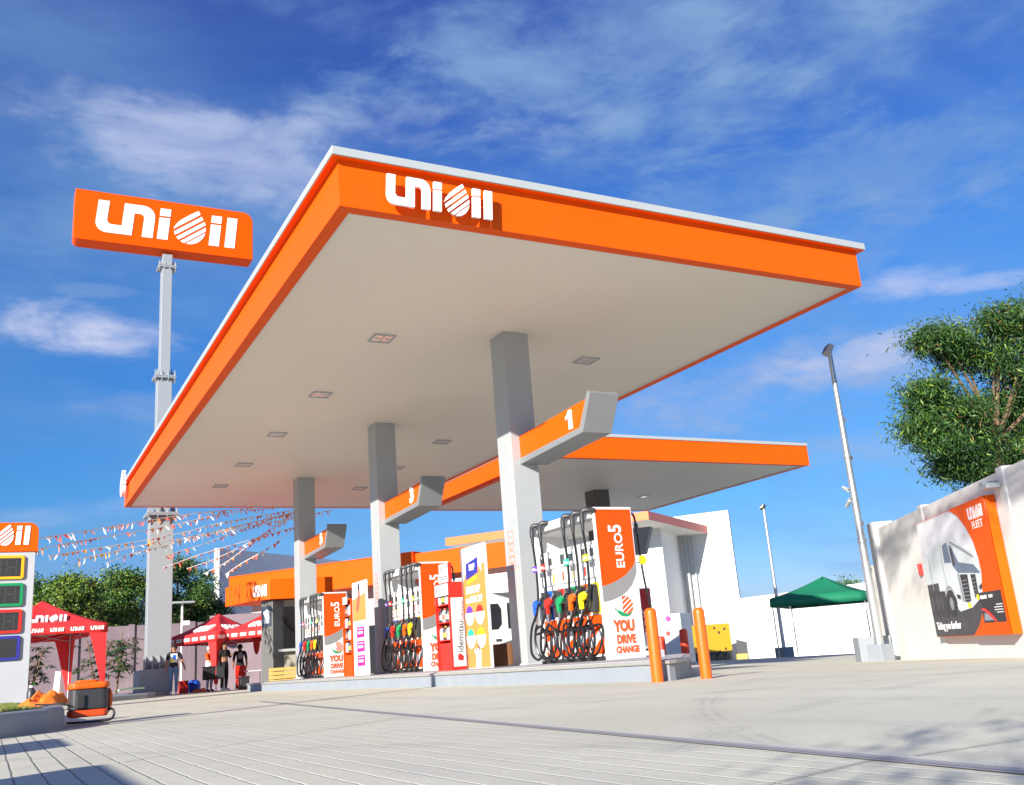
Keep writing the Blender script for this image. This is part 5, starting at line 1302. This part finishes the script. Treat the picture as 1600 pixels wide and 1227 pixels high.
# ---------------------------------------------------------------- trees and plants
def leaf_tree(name, base, crown, n, size, aspect, mats_, weights, label, cat, trunk_r, seed, droop=.3, group=None, limbs=True, sub=5, fork=None, spread=.33):
    """crown: list of (centre, radius xyz) blobs"""
    rnd = random.Random(seed); root = thing(name, tuple(base), label, cat, group)
    tr = MB(); cz = sum((c[0] for c in crown), V((0, 0, 0)))/len(crown)
    if fork is None: fork = V(base).lerp(cz, .55); fork.z = base[2]+(cz.z-base[2])*.62
    mid = V(base).lerp(fork, .5)+V((rnd.uniform(-.1, .1), rnd.uniform(-.1, .1), 0))*trunk_r*8
    tr.tube([V(base), mid, fork], [trunk_r, trunk_r*.75, trunk_r*.6], 10)
    mb = MB(); tips = []
    for c, rr in crown:
        m1 = fork.lerp(c, .5)+V((0, 0, rr[2]*.15))+V((rnd.uniform(-.2, .2), rnd.uniform(-.2, .2), 0))*rr[0]
        tr.tube([fork, m1, c], [trunk_r*.45, trunk_r*.28, trunk_r*.12], 7)
        for k in range(sub):
            a = rnd.uniform(0, 6.28); e = rnd.uniform(-.6, 1.2); q = c+V((math.cos(a)*math.cos(e)*rr[0], math.sin(a)*math.cos(e)*rr[1], math.sin(e)*rr[2]))*rnd.uniform(.6, .95)
            tr.tube([c.lerp(m1, .3), c.lerp(q, .5)+V((0, 0, .08*rr[2])), q], [trunk_r*.14, trunk_r*.08, trunk_r*.03], 5); tips.append((q, rr))
        tips.append((c, rr))
    tr.build('trunk', bark, root, smooth=True)
    # clumps of leaves around the twig tips
    for q in range(n//26):
        c, rr = rnd.choice(tips); s_ = spread*(rr[0]+rr[2])/2
        cc = c+V((rnd.gauss(0, 1)*s_, rnd.gauss(0, 1)*s_, rnd.gauss(0, 1)*s_*.8))
        mt_ = rnd.choices(range(len(mats_)), weights)[0]; cl = size*rnd.uniform(2.2, 4.2)
        ax = V((rnd.gauss(0, 1), rnd.gauss(0, 1), rnd.gauss(0, .5))).normalized()
        for k in range(26):
            p = cc+V((rnd.gauss(0, 1), rnd.gauss(0, 1), rnd.gauss(0, .55)))*cl*.55
            d = (ax*rnd.uniform(.2, 1)+V((rnd.gauss(0, .6), rnd.gauss(0, .6), rnd.gauss(0, .5)-droop))).normalized()
            sd = d.cross(V((rnd.gauss(0, 1), rnd.gauss(0, 1), rnd.gauss(0, 1)))).normalized(); L_ = size*rnd.uniform(.6, 1.3); W_ = L_*aspect*.5
            mb.cur = mt_ if rnd.random() < .8 else rnd.randrange(len(mats_)-1)
            mb.add([p, p+d*L_*.5+sd*W_, p+d*L_, p+d*L_*.5-sd*W_], [(0, 1, 2, 3)])
    mb.build('crown', mats_, root)
    return root
LM = [leafg, leafd, leafy, leafb]
T0 = at(1560, 1000, 19.5); R0 = 19.5; k_ = R0/F_PX
def cb_(px_, py_, rpx, rng=19.5, fl=.7): return (at(px_, py_, rng), (rpx*k_, rpx*k_, rpx*k_*fl))
leaf_tree('broadleaf_tree', V((T0.x, T0.y, gz(T0.x))), [cb_(1605, 520, 46), cb_(1660, 590, 80, 20), cb_(1552, 560, 30), cb_(1600, 610, 50, 20.2), cb_(1492, 640, 28, 19), cb_(1456, 640, 15, 18.7), cb_(1512, 690, 32, 19.4),
    cb_(1480, 533, 12, 19, .45), cb_(1505, 556, 20, 19.4, .5), cb_(1560, 503, 18, 19.2, .5), cb_(1468, 692, 15, 18.8), cb_(1575, 715, 40, 20.5), cb_(1650, 500, 50, 20), cb_(1452, 612, 6, 18.6),
    cb_(1456, 528, 5, 18.8), cb_(1490, 728, 14, 19.4), cb_(1545, 650, 34, 20.4), cb_(1615, 705, 50, 20.8), cb_(1438, 668, 7, 18.6), cb_(1620, 655, 56, 21), cb_(1525, 735, 24, 19.8), cb_(1585, 660, 40, 20.9), cb_(1560, 735, 36, 20.9)],
    80000, .12, .19, LM, (4, 10, .5, .3), 'large feathery green tree rising behind the right boundary wall', 'tree', .10, 11, droop=.6, fork=at(1558, 690, 19.9), spread=.25)
for i, (px_, py_, rp, rg, ws, lab) in enumerate([
    (62, 935, 30, 56, (1, 6, 1, .2), 'dark tree above the lilac wall at the left, beside the price board'),
    (112, 930, 30, 54, (2, 1, 6, .2), 'yellow green tree above the left red tent'),
    (165, 935, 34, 60, (3, 4, 1, 1), 'mixed green tree between the left red tent and the pylon'),
    (212, 926, 42, 58, (4, 3, 3, .2), 'broad light green tree just left of the pylon'),
    (282, 918, 40, 60, (4, 5, 1, .1), 'tall dense green tree right of the pylon'),
    (318, 945, 30, 62, (2, 6, .5, .1), 'dark green tree beside the white pier')]):
    kk = rg/F_PX; c0 = at(px_, py_, rg); b = V((c0.x, c0.y, 0)); rr = rp*kk; rnd = random.Random(40+i)
    cr = [(c0+V((rnd.uniform(-.7, .7)*rr, rnd.uniform(-.5, .5)*rr, rnd.uniform(-.6, .62)*rr)), (rr*rnd.uniform(.45, .7),)*2+(rr*rnd.uniform(.4, .6),)) for _ in range(6)]+[(c0-V((0, 0, rr*1.0)), (rr*.9, rr*.7, rr*.7)), (c0-V((rr*.5, 0, rr*1.6)), (rr*.9, rr*.7, rr*.7)), (c0-V((-rr*.5, 0, rr*1.7)), (rr*.9, rr*.7, rr*.7))]
    leaf_tree('bushy_tree', b, cr, 15000, .16, .55, LM, ws, lab, 'tree', .16, 60+i, droop=.1, group='trees above the lilac wall', sub=4)
t0 = at(1312, 915, 80); leaf_tree('bushy_tree', V((t0.x, t0.y, -.9)), [(t0-V((0, 0, .6)), (1.3, 1.3, .8))], 1800, .22, .5, LM, (3, 2, 2, 0), 'small treetop peeping over the boundary wall right of the green tent', 'tree', .1, 90)
def leafy_plant(px_, pyb, pyt, rng, w, label, seed):
    rnd = random.Random(seed); b = at(px_, pyb, rng); b.z = .15; zt_ = at(px_, pyt, rng).z; root = thing('leafy_plant', tuple(b), label, 'plant', 'young plants before the lilac wall')
    st = MB(); lf = MB(); H_ = zt_-b.z
    for k in range(4):
        a = rnd.uniform(0, 6.28); tip = b+V((math.cos(a)*w*.35, math.sin(a)*w*.3, H_*rnd.uniform(.7, .9))); st.tube([b, b.lerp(tip, .5)+V((0, 0, .1)), tip], [.035, .025, .012], 6)
        for j in range(11):
            o_ = b.lerp(tip, rnd.uniform(.35, 1)); a2 = rnd.uniform(0, 6.28); ln = w*rnd.uniform(.35, .6); e = o_+V((math.cos(a2)*ln, math.sin(a2)*ln, rnd.uniform(-.1, .35)*ln)); st.tube([o_, e], .008, 4)
            for m_ in range(9):
                t = m_/9*2-1; d = ((e-o_).normalized()*(.3+abs(1-abs(t)))+V((math.sin(a2)*t, -math.cos(a2)*t, -.55))).normalized(); L_ = .34*rnd.uniform(.7, 1.1); sd = d.cross(UP).normalized()*.035
                p = o_.lerp(e, .55+.45*rnd.random()); lf.cur = rnd.choice((0, 1, 1)); lf.add([p, p+d*L_*.5+sd, p+d*L_, p+d*L_*.5-sd], [(0, 1, 2, 3)])
    st.build('stem', bark, root); lf.build('foliage', LM, root)
leafy_plant(150, 1070, 985, 39, 1.5, 'tall leafy plant seen under and right of the left red tent', 5)
leafy_plant(182, 1060, 975, 41, 1.3, 'leafy plant with drooping leaves just right of the left red tent', 6)
leafy_plant(48, 1070, 985, 38, 1.2, 'leafy plant between the price board and the left red tent', 7)

# ---------------------------------------------------------------- bunting
flag_m = {'orange': mat('flag orange', (.82, .24, .08), .7), 'red': mat('flag red', (.60, .09, .06), .7), 'white': mat('flag white', (.75, .72, .72), .7), 'yellow': mat('flag amber', (.85, .38, .02), .7)}
FM = {}
for k, m_ in flag_m.items():
    me = bpy.data.meshes.new('pennant'); me.from_pydata([(-.07, 0, 0), (.07, 0, 0), (.02, .04, -.10), (.0, .015, -.20), (-.03, -.02, -.10)], [], [(0, 1, 2, 4), (4, 2, 3)]); me.materials.append(m_); FM[k] = me
STR = [
 ([(50, 843), (122, 832), (227, 814), (315, 801), (397, 794)], (25, 35.5), 'orw', 'topmost pennant string, running from the price board to the canopy edge'),
 ([(50, 860), (122, 846), (205, 832), (268, 821), (359, 801), (440, 793)], (25, 35.5), 'orww', 'second pennant string from the top, starting at the price board header'),
 ([(76, 869), (131, 860), (216, 846), (287, 832), (342, 818), (458, 797)], (27, 35), 'rwoy', 'pennant string with a dark red left end, third from the top'),
 ([(120, 875), (177, 862), (232, 850), (315, 835), (458, 801)], (28, 35), 'yyow', 'pennant string with amber flags crossing the pylon'),
 ([(166, 880), (216, 862), (260, 853), (293, 842), (370, 827), (520, 797)], (29, 36), 'rwww', 'mostly white pennant string, lowest one left of the pylon'),
 ([(256, 871), (279, 862), (315, 851), (397, 821), (460, 799)], (31, 35), 'worr', 'pennant string starting at the right side of the pylon'),
 ([(256, 887), (287, 876), (318, 865), (384, 846), (460, 824)], (32, 35), 'rror', 'dark red pennant string above the tall trees'),
 ([(292, 889), (342, 871), (408, 838), (458, 808)], (33, 35), 'oowr', 'orange pennant string ending in front of the white pier'),
 ([(318, 897), (356, 877), (411, 835), (462, 797)], (34, 35), 'wwor', 'white and orange pennant string over the white pier'),
 ([(352, 898), (378, 880), (425, 853), (462, 822)], (36, 35), 'rrow', 'steepest pennant string, over the grey gable wall'),
 ([(290, 842), (340, 832), (400, 815), (462, 803)], (32, 35), 'yowo', 'short amber pennant string high between pylon and rear column')]
fi = 0
for pts, (ra, rb), cs, lab in STR:
    n = len(pts); P3 = []
    x0, x1 = pts[0][0], pts[-1][0]
    for p in pts: P3.append(at(p[0], p[1], ra+(rb-ra)*(p[0]-x0)/(x1-x0)))
    cur = bez(P3, 8); root = thing('pennant_string', tuple(cur[0]), lab, 'bunting', 'pennant strings left of the canopy')
    mb = MB(); mb.tube(cur, .012, 4); mb.build('cord', clothwht, root)
    L_ = 0; nxt = .1; rnd = random.Random(fi+31); off = wloc(root)
    for a, b in zip(cur, cur[1:]):
        d = (b-a).length
        while nxt < L_+d:
            p = a.lerp(b, (nxt-L_)/d); c = {'o': 'orange', 'r': 'red', 'w': 'white', 'y': 'yellow'}[rnd.choice(cs)]
            o = bpy.data.objects.new('pennant', FM[c]); col.objects.link(o); o.parent = root; o.location = p-off
            t_ = (b-a); o.rotation_euler = (rnd.uniform(-1.2, .5), rnd.uniform(-.2, .2), math.atan2(t_.y, t_.x)+rnd.uniform(-.5, .5)); s_ = rnd.uniform(.75, 1.15); o.scale = (s_, s_, s_)
            nxt += rnd.uniform(.15, .30) if rnd.random() < .93 else .7
        L_ += d
    fi += 1

# ---------------------------------------------------------------- just outside the frame: unseen things placed to throw the long shadows on the apron
lamp_post((0.0-1.0, 11.39-.65, 0), 6.5, .10, .06, 'tall floodlight post left of the frame beside the grass bed', 30, .16, False)
for (y0, y1, lab) in ((-1.5, 3.75, 'added unseen wall behind the camera on the left, casting the near shadow'), (6.1, 7.6, 'added unseen wall left of the frame, casting the farther shadow')):
    tag(MB().box((-2.75, y0, -.1), (-2.6, y1, 1.38)).build('unseen_shadow_wall', white_wall, bevel=.01), lab, 'wall')  # walls added out of view to cast the lower-left paving shadows
leaf_tree('roadside_tree', V((4.2, -4.2, 0)), [(V((-.3-.56*k, 3.3-.83*k, 8.95)), (1.0, 1.0, .38)) for k in (.6, 1.7, 2.9, 4.1, 5.3, 6.4)],
          2100, .12, .4, LM, (5, 5, 1, .3), 'leaning feathery tree behind the camera that shades the poster wall', 'tree', .10, 77, sub=3)

leaf_tree('roadside_shrub', V((-4.4, -2.7, 0)), [(V((-4.3, -2.6, 3.0)), (.5, .5, .35)), (V((-4.0, -2.9, 3.5)), (.45, .45, .3)), (V((-4.8, -2.5, 2.7)), (.45, .45, .35))],
          520, .08, .4, LM, (5, 5, 1, .3), 'small leafy tree behind the camera shading the near paving', 'tree', .05, 79, sub=4)
